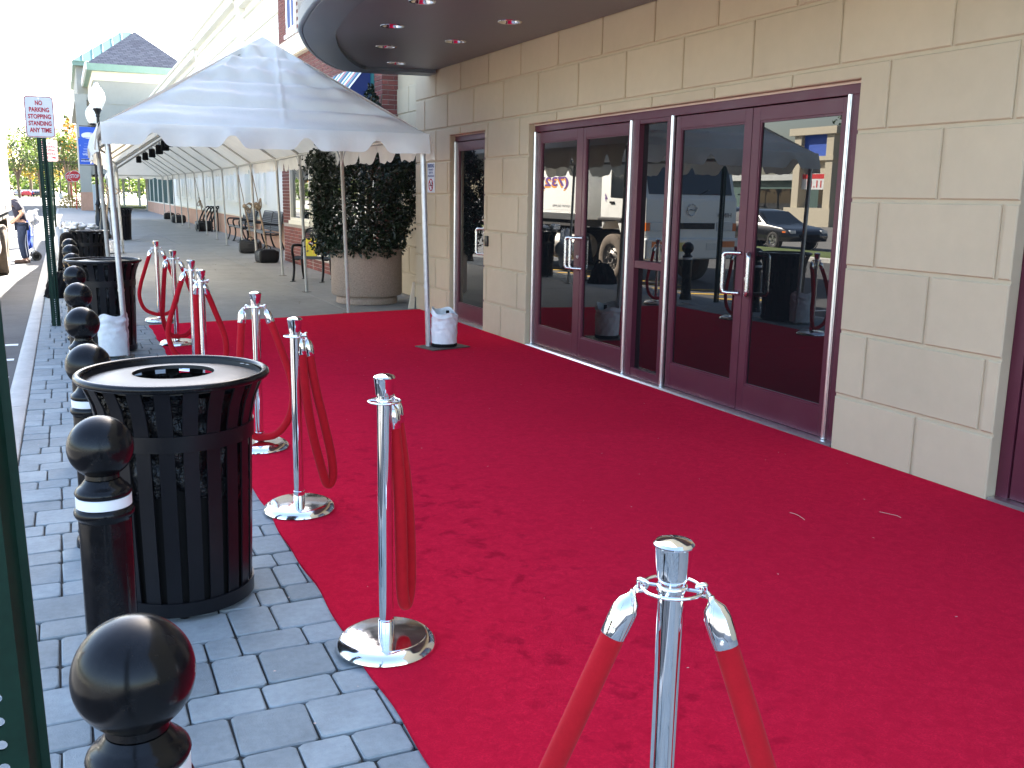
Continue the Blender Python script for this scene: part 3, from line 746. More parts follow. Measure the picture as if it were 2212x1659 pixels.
for PP, sg in ((RP, 1), (LP, -1)):
    ev = [ER if sg > 0 else EL]+[oe(p, 0.05*sg) for p in PP[1:]]
    rg = [p+UP for p in ridge]
    mb = MB()
    for i in range(N-1):
        def fn(u, v, i=i):
            a = ev[i].lerp(ev[i+1], u); b = rg[i].lerp(rg[i+1], u); p = a.lerp(b, v)
            s = math.sin(math.pi*u)*math.sin(math.pi*v)
            return p-Vector((0, 0, 0.035*s+0.012*math.sin(v*23+u*5+i)*s))
        mb.grid(fn, 14, 10)
    T(mb.build('side_panel', 'canvas', smooth=80, weld=True))
mb = MB(); a, b = oe(RP[-1], 0.05), oe(LP[-1], -0.05)
mb.grid(lambda u, v: (a.lerp(b, u)).lerp(ridge[-1]+UP, v), 10, 8); T(mb.build('hip_panel', 'canvas', smooth=80, weld=True))
def notch(s, pitch, ph_, wd=0.088, h=0.12):
    k = (s-ph_) % pitch; k = min(k, pitch-k)
    return h*math.exp(-(k/wd)**2.6) if k < wd*2 else 0.0
def valance(pa, pb, out, h, pitch, phs, step, rag, seed):
    L = (pb-pa).length; n_ = max(4, int(L/step)); rr = random.Random(seed)
    mb = MB(); lev = 5; fr_ = rr.uniform(0, 6)
    def fn(u, v):
        s = u*L; hb = h-notch(s, pitch, phs)-(0.018*math.sin(s*17+fr_)*math.sin(s*5.1) if rag else 0.004*math.sin(s*9))
        p = pa.lerp(pb, u)
        bow = 0.02*math.sin(s*6.5+fr_)*v+0.012*math.sin(s*15+fr_*2)*v
        return p+Vector((0, 0, -hb*v+0.012*(1-v)))+out*(0.012+0.03*math.sin(v*1.6)+bow)
    mb.grid(fn, n_, lev)
    return T(mb.build('valance', 'canvas', smooth=80))
valance(EL, ER, Vector((0, -1, 0)), 0.190, 0.70, 0.46, 0.012, False, 1)
for PP, sg in ((RP, 1), (LP, -1)):
    ev = [ER if sg > 0 else EL]+[oe(p, 0.05*sg) for p in PP[1:]]
    for i in range(N-1): valance(ev[i], ev[i+1], Vector((sg, 0, 0)), 0.24, (ev[i+1]-ev[i]).length/4, 0.38, 0.03 if i < 4 else 0.08, True, i+3)
valance(a, b, Vector((0, 1, 0)), 0.215, 0.70, 0.46, 0.05, False, 40)
# corner lacing tabs on the eaves of the nearest bay
# black lamps hung from the ridge
ys = [27.0, 30.0, 33.5, 37.5, 42.0, 47.0, 53.0]
def ridge_at(y):
    for i in range(len(ridge)-1):
        if ridge[i].y <= y <= ridge[i+1].y: return ridge[i].lerp(ridge[i+1], (y-ridge[i].y)/(ridge[i+1].y-ridge[i].y))
    return ridge[-1]
ordn = ['nearest', 'second nearest', 'third nearest', 'fourth', 'fifth', 'sixth', 'farthest']
hl = None
for k, y in enumerate(ys):
    p = ridge_at(y)-Vector((0, 0, 0.42))
    lab = '%s of the small black lamps hanging in a row from the tent ridge' % ordn[k]
    if hl is None:
        hl = thing('hanging_lamp', lab, 'lamp', p, 0, 'black lamps under the tent ridge')
        mb = MB(); mb.lathe([(0.07, 0.27), (0.12, 0.24), (0.13, -0.03), (0.11, -0.06), (0.08, -0.02), (0.0, 0.0)], 12); mb.build('shade', 'black_matte', hl, smooth=40)
        mb = MB(); mb.tube([(0, 0, 0.25), (0.01, 0, 0.33), (0, 0, 0.40)], 0.012, 6); mb.build('hook', 'black_matte', hl)
        mb = MB(); mb.tube([(-0.1, 0, 0.12), (-0.1, 0, 0.27), (0, 0, 0.31), (0.1, 0, 0.27), (0.1, 0, 0.12)], 0.010, 6); mb.build('yoke', 'black_matte', hl)
    else: dup(hl, p, lab)

# ---- ballast: white bags at the two front poles
def ballast_bag(name, label, loc, r, h, plate, seed, group):
    t = thing(name, label, 'ballast bag', loc, 0, group); rr = random.Random(seed)
    pz = 0.0
    if plate:
        mb = MB(); mb.box((-0.26, -0.17, 0.0), (0.22, 0.17, 0.010)); mb.build('steel_plate', 'base_plate', t, smooth=0, rz=0.25); pz = 0.011
        mb = MB(); mb.lathe([(r*1.0, pz), (r*1.03, pz+0.02), (r*1.0, pz+0.035)], 24); mb.build('rubber_foot', 'black_matte', t)
    ph1, ph2 = rr.uniform(0, 6), rr.uniform(0, 6)
    def fn(u, v):
        a = 2*math.pi*u
        wv = max(0, v-0.15)
        rad = r*(0.98+0.05*math.sin(v*math.pi)+0.05*math.sin(3*a+ph1+v*4)*v*v+0.035*math.sin(6*a+ph2-v*9)*wv+0.030*math.sin(v*23+2*a+ph1)*wv+0.022*math.sin(v*41-3*a+ph2)*wv+0.015*math.sin(11*a+v*17))
        zz = pz+0.03+h*v*(1+0.09*math.sin(a+ph1)*v*v+0.06*math.sin(3*a+ph2)*v*v*v)
        if 0.80 < v < 0.92: rad *= 1+0.06*math.sin((v-0.80)/0.12*math.pi)
        return (rad*math.cos(a), rad*math.sin(a), zz)
    mb = MB(); mb.grid(fn, 72, 44); mb.build('bag', 'bag_white', t, smooth=60, weld=True)
    mb = MB(); mb.lathe([(r*0.95, pz+h*0.84), (r*0.5, pz+h*0.86), (0, pz+h*0.88)], 24); mb.build('filling', 'bag_white', t)
    mb = MB(); mb.box((0.02, -0.02, h*0.85), (0.05, 0.01, h*1.13)); mb.build('handle_peg', 'black_matte', t, smooth=30, bev=0.004)
    return t
ballast_bag('ballast_bag', 'white cylindrical ballast bag on a steel plate at the front right tent pole', (3.60, 9.53, 0.014), 0.135, 0.345, True, 2, 'white ballast bags')
ballast_bag('ballast_bag', 'crumpled white ballast bag at the front left tent pole beside the bin', (0.36, 10.00, 0.0), 0.135, 0.37, False, 9, 'white ballast bags')
ballast_bag('ballast_bag', 'cream ballast bag farther down the left row of tent poles', (1.0, 26.8, 0.0), 0.24, 0.30, False, 4, 'white ballast bags')
# ---- black sandbags at the right row, with tan straps up to the eave
def sandbag(label, loc, L, W, H, seed, rz=0.0):
    t = thing('sandbag', label, 'sandbag', loc, rz, 'black sandbags weighing down the tent'); rr = random.Random(seed); a1, a2, a3 = [rr.uniform(0, 6) for _ in range(3)]
    def fn(u, v):
        a = 2*math.pi*u; b = math.pi*(v-0.5)
        cx = math.copysign(abs(math.cos(a))**0.38, math.cos(a)); sx = math.copysign(abs(math.sin(a))**0.38, math.sin(a))
        cz = abs(math.cos(b))**0.22
        w_ = 1+0.07*math.sin(3*a+a1)+0.05*math.sin(5*a+4*v+a2)
        z = H*0.5*(1+math.copysign(abs(math.sin(b))**0.6, math.sin(b)))*(1+0.08*math.sin(2*a+a3)*v)
        return (L/2*cx*cz*w_, W/2*sx*cz*w_, z)
    mb = MB(); mb.grid(fn, 36, 16); mb.build('sack', 'bag_black', t, smooth=80, weld=True)
    mb = MB(); mb.tube(cr([(-0.08, 0, H*0.95), (-0.07, 0, H+0.06), (0, 0, H+0.09), (0.07, 0, H+0.06), (0.08, 0, H*0.95)], 4), 0.012, 6); mb.build('carry_handle', 'black_matte', t)
    return t
sandbag('nearest black sandbag on the concrete near the brick corner', (4.22, 22.75, 0), 0.50, 0.34, 0.30, 1, 0.1)
sandbag('grey-black sandbag behind the nearest one, by the metal bench', (4.45, 26.35, 0), 0.58, 0.36, 0.34, 2, -0.2)
sandbag('black sandbag lying in front of the bicycle rack', (5.10, 41.2, 0), 0.62, 0.42, 0.40, 3)
sandbag('black sandbag two poles beyond the bicycle rack', (5.25, 52.0, 0), 0.66, 0.4, 0.38, 4)
sandbag('farthest black sandbag at the end of the right pole row', (5.45, 58.7, 0), 0.6, 0.4, 0.36, 5)
def strap(label, a, b, kz, seed):
    t = thing('tie_strap', label, 'strap', b, 0, 'tan straps tying down the tent'); A = Vector(a)-Vector(b); rr = random.Random(seed)
    k = A*kz
    mb = MB(); mb.tube([A, A*0.6+Vector((0.01, 0, 0)), k], 0.010, 6); mb.build('cord', 'strap_tan', t)
    mb = MB(); mb.tube([k, k*0.5+Vector((0.01, 0.0, 0)), Vector((0, 0, 0))], 0.021, 8); mb.build('doubled_strap', 'strap_tan', t)
    mb = MB()
    for q in range(3):
        d = Vector((rr.uniform(-1, 1), rr.uniform(-0.5, 0.5), rr.uniform(-1.2, 0.9))).normalized()
        s = rr.uniform(0.16, 0.24)
        mb.tube(cr([k, k+d*s*0.6+Vector((0.03, 0, 0.06)), k+d*s+Vector((0.05, 0, -0.02)), k+d*s*0.5+Vector((0.05, 0, -0.09)), k], 5), 0.016, 6)
    mb.lathe([(0.0, -0.06), (0.05, -0.03), (0.055, 0.02), (0.03, 0.06), (0.0, 0.07)], 10, tuple(k)); mb.build('knot', 'strap_tan', t, smooth=60)
    return t
strap('tan knotted strap running down to the nearest black sandbag', top(RP[4])-Vector((0.0, 0, 0.1)), (4.22, 22.75, 0.28), 0.52, 1)
strap('tan knotted strap running down to the sandbag by the metal bench', top(RP[5])-Vector((0.0, 0, 0.1)), (4.48, 26.35, 0.3), 0.50, 2)
strap('thick tan strap leaning over the bicycle rack sandbag', top(RP[9])-Vector((0.0, 0, 0.05)), (5.15, 41.2, 0.4), 0.42, 3)
strap('tan twisted strap on the left row of tent poles near the far bins', top(LP[5])-Vector((0.1, 0, 0.05)), (0.80, 26.0, 0.05), 0.72, 4)
# ================================================================== stanchions
def stanchion(label, x, y, rz=0.0):
    t = thing('stanchion', label, 'stanchion', (x, y, 0.014), rz, 'chrome stanchions along the carpet edge')
    mb = MB(); mb.lathe([(0.178, 0.0), (0.182, 0.004), (0.180, 0.012), (0.168, 0.028), (0.150, 0.038), (0.143, 0.039), (0.141, 0.041), (0.09, 0.046), (0.034, 0.050), (0.0, 0.05)], 56); mb.build('base', 'chrome_base', t, smooth=25)
    mb = MB(); mb.lathe([(0.0285, 0.048), (0.0285, 0.098), (0.0265, 0.100), (0.0, 0.1)], 32); mb.build('sleeve', 'chrome', t, smooth=40)
    mb = MB(); mb.lathe([(0.0255, 0.099), (0.0255, 0.915), (0.0, 0.915)], 32); mb.build('post', 'chrome', t, smooth=40)
    mb = MB(); mb.lathe([(0.0265, 0.905), (0.0268, 0.914), (0.0295, 0.916), (0.0300, 0.922), (0.0360, 0.972), (0.0372, 0.974), (0.0372, 0.977), (0.033, 0.982), (0.018, 0.987), (0.0, 0.989)], 40); mb.build('cap', 'chrome', t, smooth=25)
    mb = MB(); mb.ring((0, 0, 0.893), 0.055, 0.0035, 40, 8); mb.lathe([(0.0268, 0.886), (0.0285, 0.888), (0.0285, 0.898), (0.0268, 0.90)], 24)
    for k in range(4):
        a = math.pi/4+k*math.pi/2; mb.tube([(0.027*math.cos(a), 0.027*math.sin(a), 0.893), (0.055*math.cos(a), 0.055*math.sin(a), 0.893)], 0.0035, 6)
    mb.build('rope_ring', 'chrome', t, smooth=50)
    return t
def rope(label, x, y, ang, ctrl, offv, a0=-0.055, a1=0.055):
    """looped velvet rope, both ends hooked on one stanchion; ang = heading of the loop's plane, ctrl = (across, height) points"""
    t = thing('velvet_rope', label, 'rope', (x, y, 0.014), 0, 'red velvet ropes looped on the stanchions')
    u = Vector((math.cos(ang), math.sin(ang), 0)); v = Vector((-math.sin(ang), math.cos(ang), 0))
    P = [u*c+v*(offv*max(0, min(1, (0.86-z)/0.3)))+Vector((0, 0, z)) for c, z in ctrl]
    path = cr(P, 8)
    mb = MB(); mb.tube(path, 0.0225, 14); mb.build('rope', 'velvet', t, smooth=80)
    for end, inn_, av in ((P[0], path[1], a0), (P[-1], path[-2], a1)):
        d = (end-inn_).normalized(); q = d.to_track_quat('Z', 'Y').to_matrix().to_4x4(); base = end-d*0.012
        prof = [(0.0245, 0.0), (0.0258, 0.002), (0.0258, 0.050), (0.025, 0.056), (0.020, 0.072), (0.010, 0.083), (0.0065, 0.088), (0.0065, 0.094), (0.0, 0.096)]
        mb = MB(); mb.lathe(prof, 24); mb.v = [tuple(base+(q @ Vector(p))) for p in mb.v]
        side = d.orthogonal().normalized()
        for s_ in (1, -1): mb.cyl(base+d*0.014+side*0.0245*s_, base+d*0.014+side*0.029*s_, 0.0034, n=8)
        f = mb.build('end_ferrule', 'chrome', t, smooth=40)
        tip = base+d*0.09; ringp = u*av+Vector((0, 0, 0.893))
        hk = cr([tip, tip.lerp(ringp, 0.55)+v*0.012, ringp+Vector((0, 0, 0.010))+u*math.copysign(0.004, av), ringp+Vector((0, 0, 0.004))-u*math.copysign(0.010, av), ringp+Vector((0, 0, -0.010))-u*math.copysign(0.004, av), tip.lerp(ringp, 0.5)-v*0.010], 5)
        mb = MB(); mb.tube(hk, 0.0048, 8); mb.build('snap_hook', 'chrome', t, smooth=60)
    return t
S = [(0.962, 1.372), (0.954, 3.10), (0.998, 4.72), (1.037, 6.03), (0.945, 7.90), (1.003, 9.05), (1.0, 10.6), (0.998, 12.60)]
SL = ['nearest chrome stanchion, cut by the bottom of the picture', 'chrome stanchion on the carpet edge right of the nearest bin, rope hanging on its right', 'chrome stanchion just behind the rim of the nearest bin', 'chrome stanchion whose base shows behind the right side of the nearest bin',
      'nearer of the two chrome stanchions standing almost side by side', 'farther of the two chrome stanchions standing almost side by side', 'second farthest chrome stanchion with two rope ends showing', 'farthest chrome stanchion at the carpet corner']
RL = ['red velvet rope spreading from both sides of the nearest stanchion', 'red velvet rope hanging straight down beside the second nearest stanchion', 'red velvet rope hanging in a narrow loop on the third stanchion from the camera', 'red velvet rope bowing to the right behind the nearest bin',
      'red velvet rope curving right from the nearer of the paired stanchions', 'red velvet rope curving left from the farther of the paired stanchions', 'red velvet rope in a teardrop loop on the second farthest stanchion', 'red velvet rope in a wide teardrop loop on the farthest stanchion']
view = [math.atan2(-p[0], p[1]) for p in S]      # heading across the line of sight
def tear(l, r, zb=0.085, k0=0.085):
    return [(-k0, 0.805), (-k0-(l-k0)*0.42, 0.64), (-l*0.93, 0.44), (-l, 0.30), (-l*0.78, 0.16), (-l*0.35+r*0.03, zb+0.012), (r*0.1, zb), (r*0.5, zb+0.02), (r*0.85, 0.19), (r, 0.33), (r*0.92, 0.47), (k0+(r-k0)*0.42, 0.65), (k0, 0.805)]
for i, (x, y) in enumerate(S):
    stanchion(SL[i], x, y, 0.3*i)
rope(RL[0], *S[0], view[0], tear(0.255, 0.235, 0.10, 0.098), -0.06)
rope(RL[1], *S[1], view[1]+R_(58), [(0.05, 0.80), (0.05, 0.6), (0.055, 0.4), (0.06, 0.2), (0.085, 0.125), (0.115, 0.2), (0.11, 0.4), (0.09, 0.6), (0.075, 0.815)], -0.03, 0.05, 0.055)
rope(RL[2], *S[2], view[2]+R_(20), [(0.03, 0.81), (0.035, 0.62), (0.06, 0.42), (0.10, 0.24), (0.135, 0.125), (0.165, 0.15), (0.162, 0.26), (0.125, 0.45), (0.09, 0.62), (0.068, 0.80)], -0.04, 0.03, 0.055)
rope(RL[3], *S[3], view[3], tear(0.12, 0.21, 0.075), -0.05)
rope(RL[4], *S[4], view[4], tear(0.05, 0.17, 0.08, 0.04), 0.05)
rope(RL[5], *S[5], view[5], tear(0.22, 0.08, 0.08), -0.05)
rope(RL[6], *S[6], view[6], tear(0.13, 0.20, 0.085), -0.05)
rope(RL[7], *S[7], view[7], tear(0.22, 0.22, 0.085), -0.05)

# ================================================================== bollards
BY = [1.555, 3.09, 4.61, 6.09, 7.73, 9.45, 11.35, 13.1, 14.7, 16.6, 18.6, 20.5, 22.5]
BL = ['nearest black ball-top bollard, filling the lower left corner', 'black ball-top bollard in front of the nearest bin', 'black ball-top bollard half hidden behind the left of the nearest bin', 'fourth black ball-top bollard from the camera', 'fifth black ball-top bollard from the camera', 'sixth black ball-top bollard from the camera',
      'seventh black ball-top bollard, beside the second bin', 'eighth black ball-top bollard from the camera', 'ninth black ball-top bollard, just before the black bag', 'black bollard hidden under a draped black cloth', 'third last black ball-top bollard, behind the black bag', 'second last black ball-top bollard', 'last black ball-top bollard of the row']
b0 = None
for i, y in enumerate(BY):
    if b0 is None:
        b0 = thing('bollard', BL[i], 'bollard', (0.055, y, 0), 0, 'black ball-top bollards along the kerb')
        prof = [(0.0, 0.929)]+[(0.096*math.sin(a), 0.833+0.096*math.cos(a)) for a in [R_(4+k*5.6) for k in range(28)]]
        prof = prof[:-1]+[(0.050, 0.738)]
        mb = MB(); mb.lathe(list(reversed(prof)), 48); mb.build('ball', 'black_gloss', b0, smooth=60)
        mb = MB(); mb.lathe([(0.05, 0.735), (0.06, 0.722), (0.064, 0.716), (0.072, 0.711), (0.080, 0.702), (0.083, 0.694), (0.080, 0.686), (0.078, 0.682)], 40); mb.build('neck_collar', 'black_gloss', b0, smooth=50)
        mb = MB(); mb.lathe([(0.078, 0.683), (0.0805, 0.681), (0.0805, 0.651), (0.078, 0.649)], 40); mb.build('reflective_band', 'reflective_white', b0, smooth=40)
        mb = MB(); mb.lathe([(0.078, 0.650), (0.084, 0.645), (0.088, 0.636), (0.088, 0.628), (0.084, 0.619), (0.079, 0.614), (0.0765, 0.606)], 40); mb.build('ring_moulding', 'black_gloss', b0, smooth=50)
        n_ = 40; vs = []; fs = []
        for z in (0.608, 0.09):
            for k in range(n_):
                a = 2*math.pi*k/n_; r = 0.0775-0.0025*(1 if k % 4 == 0 else 0); vs.append((r*math.cos(a), r*math.sin(a), z))
        mb = MB(); mb.add(vs, [(k, (k+1) % n_, n_+(k+1) % n_, n_+k) for k in range(n_)]); mb.build('shaft', 'black_gloss', b0, smooth=50)
        mb = MB(); mb.lathe([(0.077, 0.115), (0.083, 0.110), (0.087, 0.101), (0.083, 0.092), (0.081, 0.088), (0.086, 0.082), (0.092, 0.070), (0.088, 0.058), (0.085, 0.054), (0.091, 0.046), (0.098, 0.032), (0.100, 0.012), (0.100, 0.0)], 40); mb.build('foot_moulding', 'black_gloss', b0, smooth=50)
    else: dup(b0, (0.055-0.004*(i > 4)*(i-4), y, 0), BL[i])

# ================================================================== litter bins
def litter_bin(label, loc, seed, rz=0.0):
    t = thing('litter_bin', label, 'bin', loc, rz, 'black slatted litter bins'); rr = random.Random(seed)
    ns = 21; zR = 0.905
    prof = [(0.262, 0.03), (0.272, 0.30), (0.283, 0.66), (0.288, 0.74), (0.305, 0.82), (0.340, zR)]
    mb = MB(); hw = 0.027
    for r, z in prof:
        mb.v += [(r, -hw, z), (r, hw, z), (r-0.006, hw, z), (r-0.006, -hw, z)]
    for i in range(len(prof)-1):
        for a, b_ in ((0, 1), (1, 2), (2, 3), (3, 0)): mb.f.append((i*4+a, i*4+b_, i*4+4+b_, i*4+4+a))
    me = mb.mesh('slat', 'black_powder', smooth=30)
    for k in range(ns): inst('slat', me, t, (0, 0, 0), (0, 0, 2*math.pi*k/ns))
    for r0, r1, z0, z1 in ((0.287, 0.292, 0.665, 0.725), (0.266, 0.272, 0.02, 0.075)):
        mb = MB(); mb.lathe([(r0, z0), (r1, z0), (r1+0.001, z1), (r0, z1), (r0, z0)], 52); mb.build('hoop', 'black_powder', t, smooth=40)
    mb = MB(); mb.ring((0, 0, zR+0.004), 0.343, 0.0155, 64, 12); mb.build('rim', 'black_gloss', t, smooth=60)
    mb = MB(); mb.lathe([(0.322, zR+0.006), (0.318, zR-0.012), (0.30, zR-0.008), (0.16, zR+0.012), (0.150, zR+0.010), (0.148, zR-0.004), (0.158, zR+0.002), (0.30, zR-0.018), (0.324, zR-0.02), (0.322, zR+0.006)], 64); mb.build('lid', 'black_powder', t, smooth=40)
    p1, p2 = rr.uniform(0, 6), rr.uniform(0, 6)
    def fn(u, v):
        a = 2*math.pi*u; z = 0.44+0.42*v
        r = 0.262+0.02*max(0, v-0.6)/0.4+0.006*math.sin(9*a+p1+v*7)+0.005*math.sin(17*a+p2-v*13)+0.006*math.sin(5*a+v*23)
        if v < 0.15: r -= (0.15-v)*0.09
        return (r*math.cos(a), r*math.sin(a), z+0.05*math.sin(2*a+p2)*(1-v))
    mb = MB(); mb.grid(fn, 110, 22); mb.build('liner_bag', 'bag_plastic', t, smooth=80, weld=True)
    mb = MB(); mb.lathe([(0.0, 0.03), (0.24, 0.03), (0.25, 0.52), (0.245, 0.52), (0.235, 0.05), (0.0, 0.05)], 40); mb.build('inner_can', 'black_matte', t, smooth=40)
    for k, q in enumerate(((0.0, 0.05), (0.05, 0.075))):
        mb = MB(); mb.box((0.18, -0.05+k*0.035, zR+0.0095), (0.255-0.02*k, -0.04+k*0.035, zR+0.0102)); o = mb.build('lid_lettering', 'reflective_white', t, smooth=0); o.rotation_euler = (0, R_(8.0), R_(28)); o.location = (0, 0, 0.029)
    for k in range(3):
        a = 2.1*k+0.4; mb = MB(); mb.cyl((0.22*math.cos(a), 0.22*math.sin(a), 0), (0.22*math.cos(a), 0.22*math.sin(a), 0.035), 0.02, n=10); mb.build('foot', 'black_matte', t)
    return t
bin0 = litter_bin('nearest black slatted litter bin with round lid opening, beside the bollards', (0.345, 3.86, 0), 1)
dup(bin0, (0.325, 10.42, 0), 'second black slatted litter bin, behind the front left tent pole', 0.7)
dup(bin0, (0.33, 17.9, 0), 'third black slatted litter bin with rubbish on its lid, along the kerb', 1.9)
dup(bin0, (1.66, 34.0, 0), 'distant black litter bin under the left edge of the tent', 2.6, 1.12)
# rubbish on the third bin
rr = random.Random(4)
def crumple(mb, c, r, seed, sx=1, sy=1, sz=1):
    q = random.Random(seed); a1, a2, a3 = [q.uniform(0, 6) for _ in range(3)]
    def fn(u, v):
        a = 2*math.pi*u; b = math.pi*v
        k = r*(1+0.22*math.sin(3*a+a1+2*b)+0.16*math.sin(5*b+a2)+0.12*math.sin(7*a-3*b+a3))
        return (c[0]+k*sx*math.sin(b)*math.cos(a), c[1]+k*sy*math.sin(b)*math.sin(a), c[2]+k*sz*math.cos(b))
    mb.grid(fn, 18, 12)
for k, (x, y, z, r, lab) in enumerate(((0.10, 17.75, 1.0, 0.09, 'crumpled white paper bag on the left of the third bin lid'), (0.24, 17.9, 0.985, 0.07, 'flattened white wrapper in the middle of the third bin lid'), (0.42, 17.95, 0.985, 0.06, 'small pale crumpled cup on the right of the third bin lid'))):
    mb = MB(); crumple(mb, (0, 0, 0), r, k+3, 1.3, 1, 0.7); tag(mb.build('litter', 'plastic_white', loc=(x, y, z), smooth=60, weld=True), lab, 'litter', 'rubbish on the bin')
mb = MB(); crumple(mb, (0, 0, 0.3), 0.3, 8, 0.5, 0.5, 1.0); tag(mb.build('plastic_bag', 'plastic_white', loc=(-0.06, 17.6, 0.3), smooth=60, weld=True), 'white plastic bag hanging at the kerb side of the third bin', 'bag')
# black bag between the bollards
bc = thing('black_cloth', 'black cloth draped over one bollard behind the no parking sign post', 'cloth', (0.02, 16.6, 0))
def fn(u, v):
    a = 2*math.pi*u
    if v < 0.3: t = v/0.3*math.pi*0.5; r = 0.108*math.sin(t); z = 0.838+0.108*math.cos(t)
    else: t = (v-0.3)/0.7; r = 0.108+0.055*t+0.02*t*math.sin(5*a+1)+0.012*t*math.sin(9*a); z = 0.838-0.50*t+0.05*t*math.sin(2*a)
    return (r*math.cos(a), r*math.sin(a), z)
mb = MB(); mb.grid(fn, 48, 24); mb.build('drape', 'black_cloth', bc, smooth=80, weld=True)
bb = thing('black_bag', 'low slumped black bag on the pavers behind the no parking sign post', 'bag', (-0.06, 16.05, 0))
def fn(u, v):
    a = 2*math.pi*u; z = 0.40*v
    r = 0.26*(1-0.62*v**1.8)*(1+0.10*math.sin(3*a+1+v*3)+0.06*math.sin(7*a+v*9)+0.05*math.sin(13*a-v*5))
    if v > 0.93: r *= (1-v)/0.07*0.8+0.05
    return (r*math.cos(a)*1.0-0.04*(1-v), r*math.sin(a), z)
mb = MB(); mb.grid(fn, 60, 26); mb.build('sack', 'black_cloth', bb, smooth=80, weld=True)
mb = MB(); mb.tube(cr([(0.0, 0, 0.37), (0.03, 0.02, 0.43), (0.08, 0.02, 0.42), (0.11, 0.03, 0.36)], 4), 0.02, 8); mb.build('tied_neck', 'black_cloth', bb, smooth=60)

# ================================================================== no-parking signs on perforated posts
def perf_post(t, H, wd=0.045, pitch=0.0254, r=0.0055, flange=0.022, material='sign_green', lip=0.030):
    """U-channel: web facing -y with a column of real holes, two return flanges"""
    mb = MB(); n_ = int(H/pitch); K = 12
    def plate(y):
        for i in range(n_):
            zc = (i+0.5)*pitch; vs = []; 
            for k in range(K):
                a = 2*math.pi*(k+0.5)/K; vs.append((r*math.cos(a), y, zc+r*math.sin(a)))
            for k in range(K):
                a = 2*math.pi*(k+0.5)/K; c, s_ = math.cos(a), math.sin(a); m2 = max(abs(c), abs(s_)); vs.append((c/m2*0.011, y, zc+s_/m2*pitch/2))
            mb.add(vs, [(k, (k+1) % K, K+(k+1) % K, K+k) for k in range(K)])
        z1 = n_*pitch
        for s_ in (-1, 1):
            mb.add([(s_*0.011, y, 0), (s_*wd*0.42, y, 0), (s_*wd*0.42, y, z1), (s_*0.011, y, z1)], [(0, 1, 2, 3)])
    plate(0.0); plate(0.0035)
    z1 = n_*pitch
    for s_ in (-1, 1):
        a = s_*wd*0.42
        mb.prism([(a, 0.0), (a+s_*0.0035, 0.0), (a+s_*0.012, flange), (a+s_*lip, flange), (a+s_*lip, flange+0.0035), (a+s_*0.0095, flange+0.0035), (a, 0.0035)], 'z', 0, z1)
    return mb.build('post', material, t, smooth=20)
def parking_sign(label, loc, tilt):
    t = thing('no_parking_sign', label, 'sign', loc, 0, 'no parking signs'); perf_post(t, 2.62)
    W_, Hh, z0 = 0.305, 0.457, 2.17
    def rr_(w_, h_, r_, cz):
        ps = []
        for cx, cy, s0 in ((w_/2-r_, h_/2-r_, 0), (-w_/2+r_, h_/2-r_, 90), (-w_/2+r_, -h_/2+r_, 180), (w_/2-r_, -h_/2+r_, 270)):
            for k in range(6): a = R_(s0+k*18); ps.append((cx+r_*math.cos(a), cz+cy+r_*math.sin(a)))
        return ps
    cz = z0+Hh/2
    mb = MB(); mb.prism(rr_(W_, Hh, 0.04, cz), 'y', -0.006, -0.004); p = mb.build('panel', 'sign_white', t, smooth=0)
    A = rr_(W_-0.012, Hh-0.012, 0.035, cz); B = rr_(W_-0.024, Hh-0.024, 0.03, cz); n_ = len(A)
    mb = MB(); mb.add([(x, -0.0072, z) for x, z in A]+[(x, -0.0072, z) for x, z in B], [(k, (k+1) % n_, n_+(k+1) % n_, n_+k) for k in range(n_)]); mb.build('border', 'sign_red', p, smooth=0)
    for k, (s_, wd) in enumerate((('NO', 0.075), ('PARKING', 0.205), ('STOPPING', 0.235), ('STANDING', 0.235), ('ANY TIME', 0.225))):
        text('lettering', s_, 'sign_red', p, (0.0, -0.0062, z0+Hh-0.075-k*0.075), (1, 0, 0), (0, 0, 1), wd, 0.052, bold=0.03)
    for z in (z0+0.045, z0+Hh-0.03):
        mb = MB(); mb.cyl((0, -0.006, z), (0, -0.012, z), 0.008, n=10); mb.build('bolt', 'steel', p)
    t.rotation_euler = (0, tilt, 0.02)
    return t
parking_sign('no parking stopping standing sign on a green perforated post at the kerb', (-0.165, 12.53, 0), R_(-0.4))
parking_sign('second no parking sign, farther away and partly hidden behind the nearer post', (-0.21, 23.3, 0), R_(0.5))
np_ = thing('green_post', 'dark green perforated sign post at the very left edge, close to the camera', 'post', (-0.068, 1.0, 0), 0.0)
perf_post(np_, 2.6, wd=0.046, r=0.0058, lip=0.020); np_.rotation_euler = (0, R_(-1.25), -0.05)
# ================================================================== planter and shrub
pt = thing('planter', 'large round exposed-aggregate planter by the corner of the beige wall', 'planter', (4.07, 14.07, 0))
mb = MB(); mb.lathe([(0.44, 0.0), (0.455, 0.01), (0.455, 0.085), (0.44, 0.10), (0.43, 0.115), (0.505, 0.125), (0.525, 0.15), (0.525, 0.77), (0.520, 0.80), (0.505, 0.815), (0.47, 0.815), (0.455, 0.80), (0.455, 0.70)], 56); mb.build('tub', 'aggregate', pt, smooth=40)
mb = MB(); mb.lathe([(0.456, 0.715), (0.3, 0.74), (0.0, 0.755)], 32); mb.build('soil', 'soil', pt)
sh = thing('holly_shrub', 'tall dense dark green holly shrub growing in the round planter', 'shrub', (4.07, 14.07, 0.74))
mb = MB()
mb.tube(cr([(0.05, -0.05, 0), (0.06, -0.04, 0.2), (0.03, 0.0, 0.45), (0.08, 0.05, 0.9), (0.2, 0.1, 1.6), (0.3, 0.12, 2.3)], 4), [0.055-0.045*i/20 for i in range(21)], 10)
rr = random.Random(8)
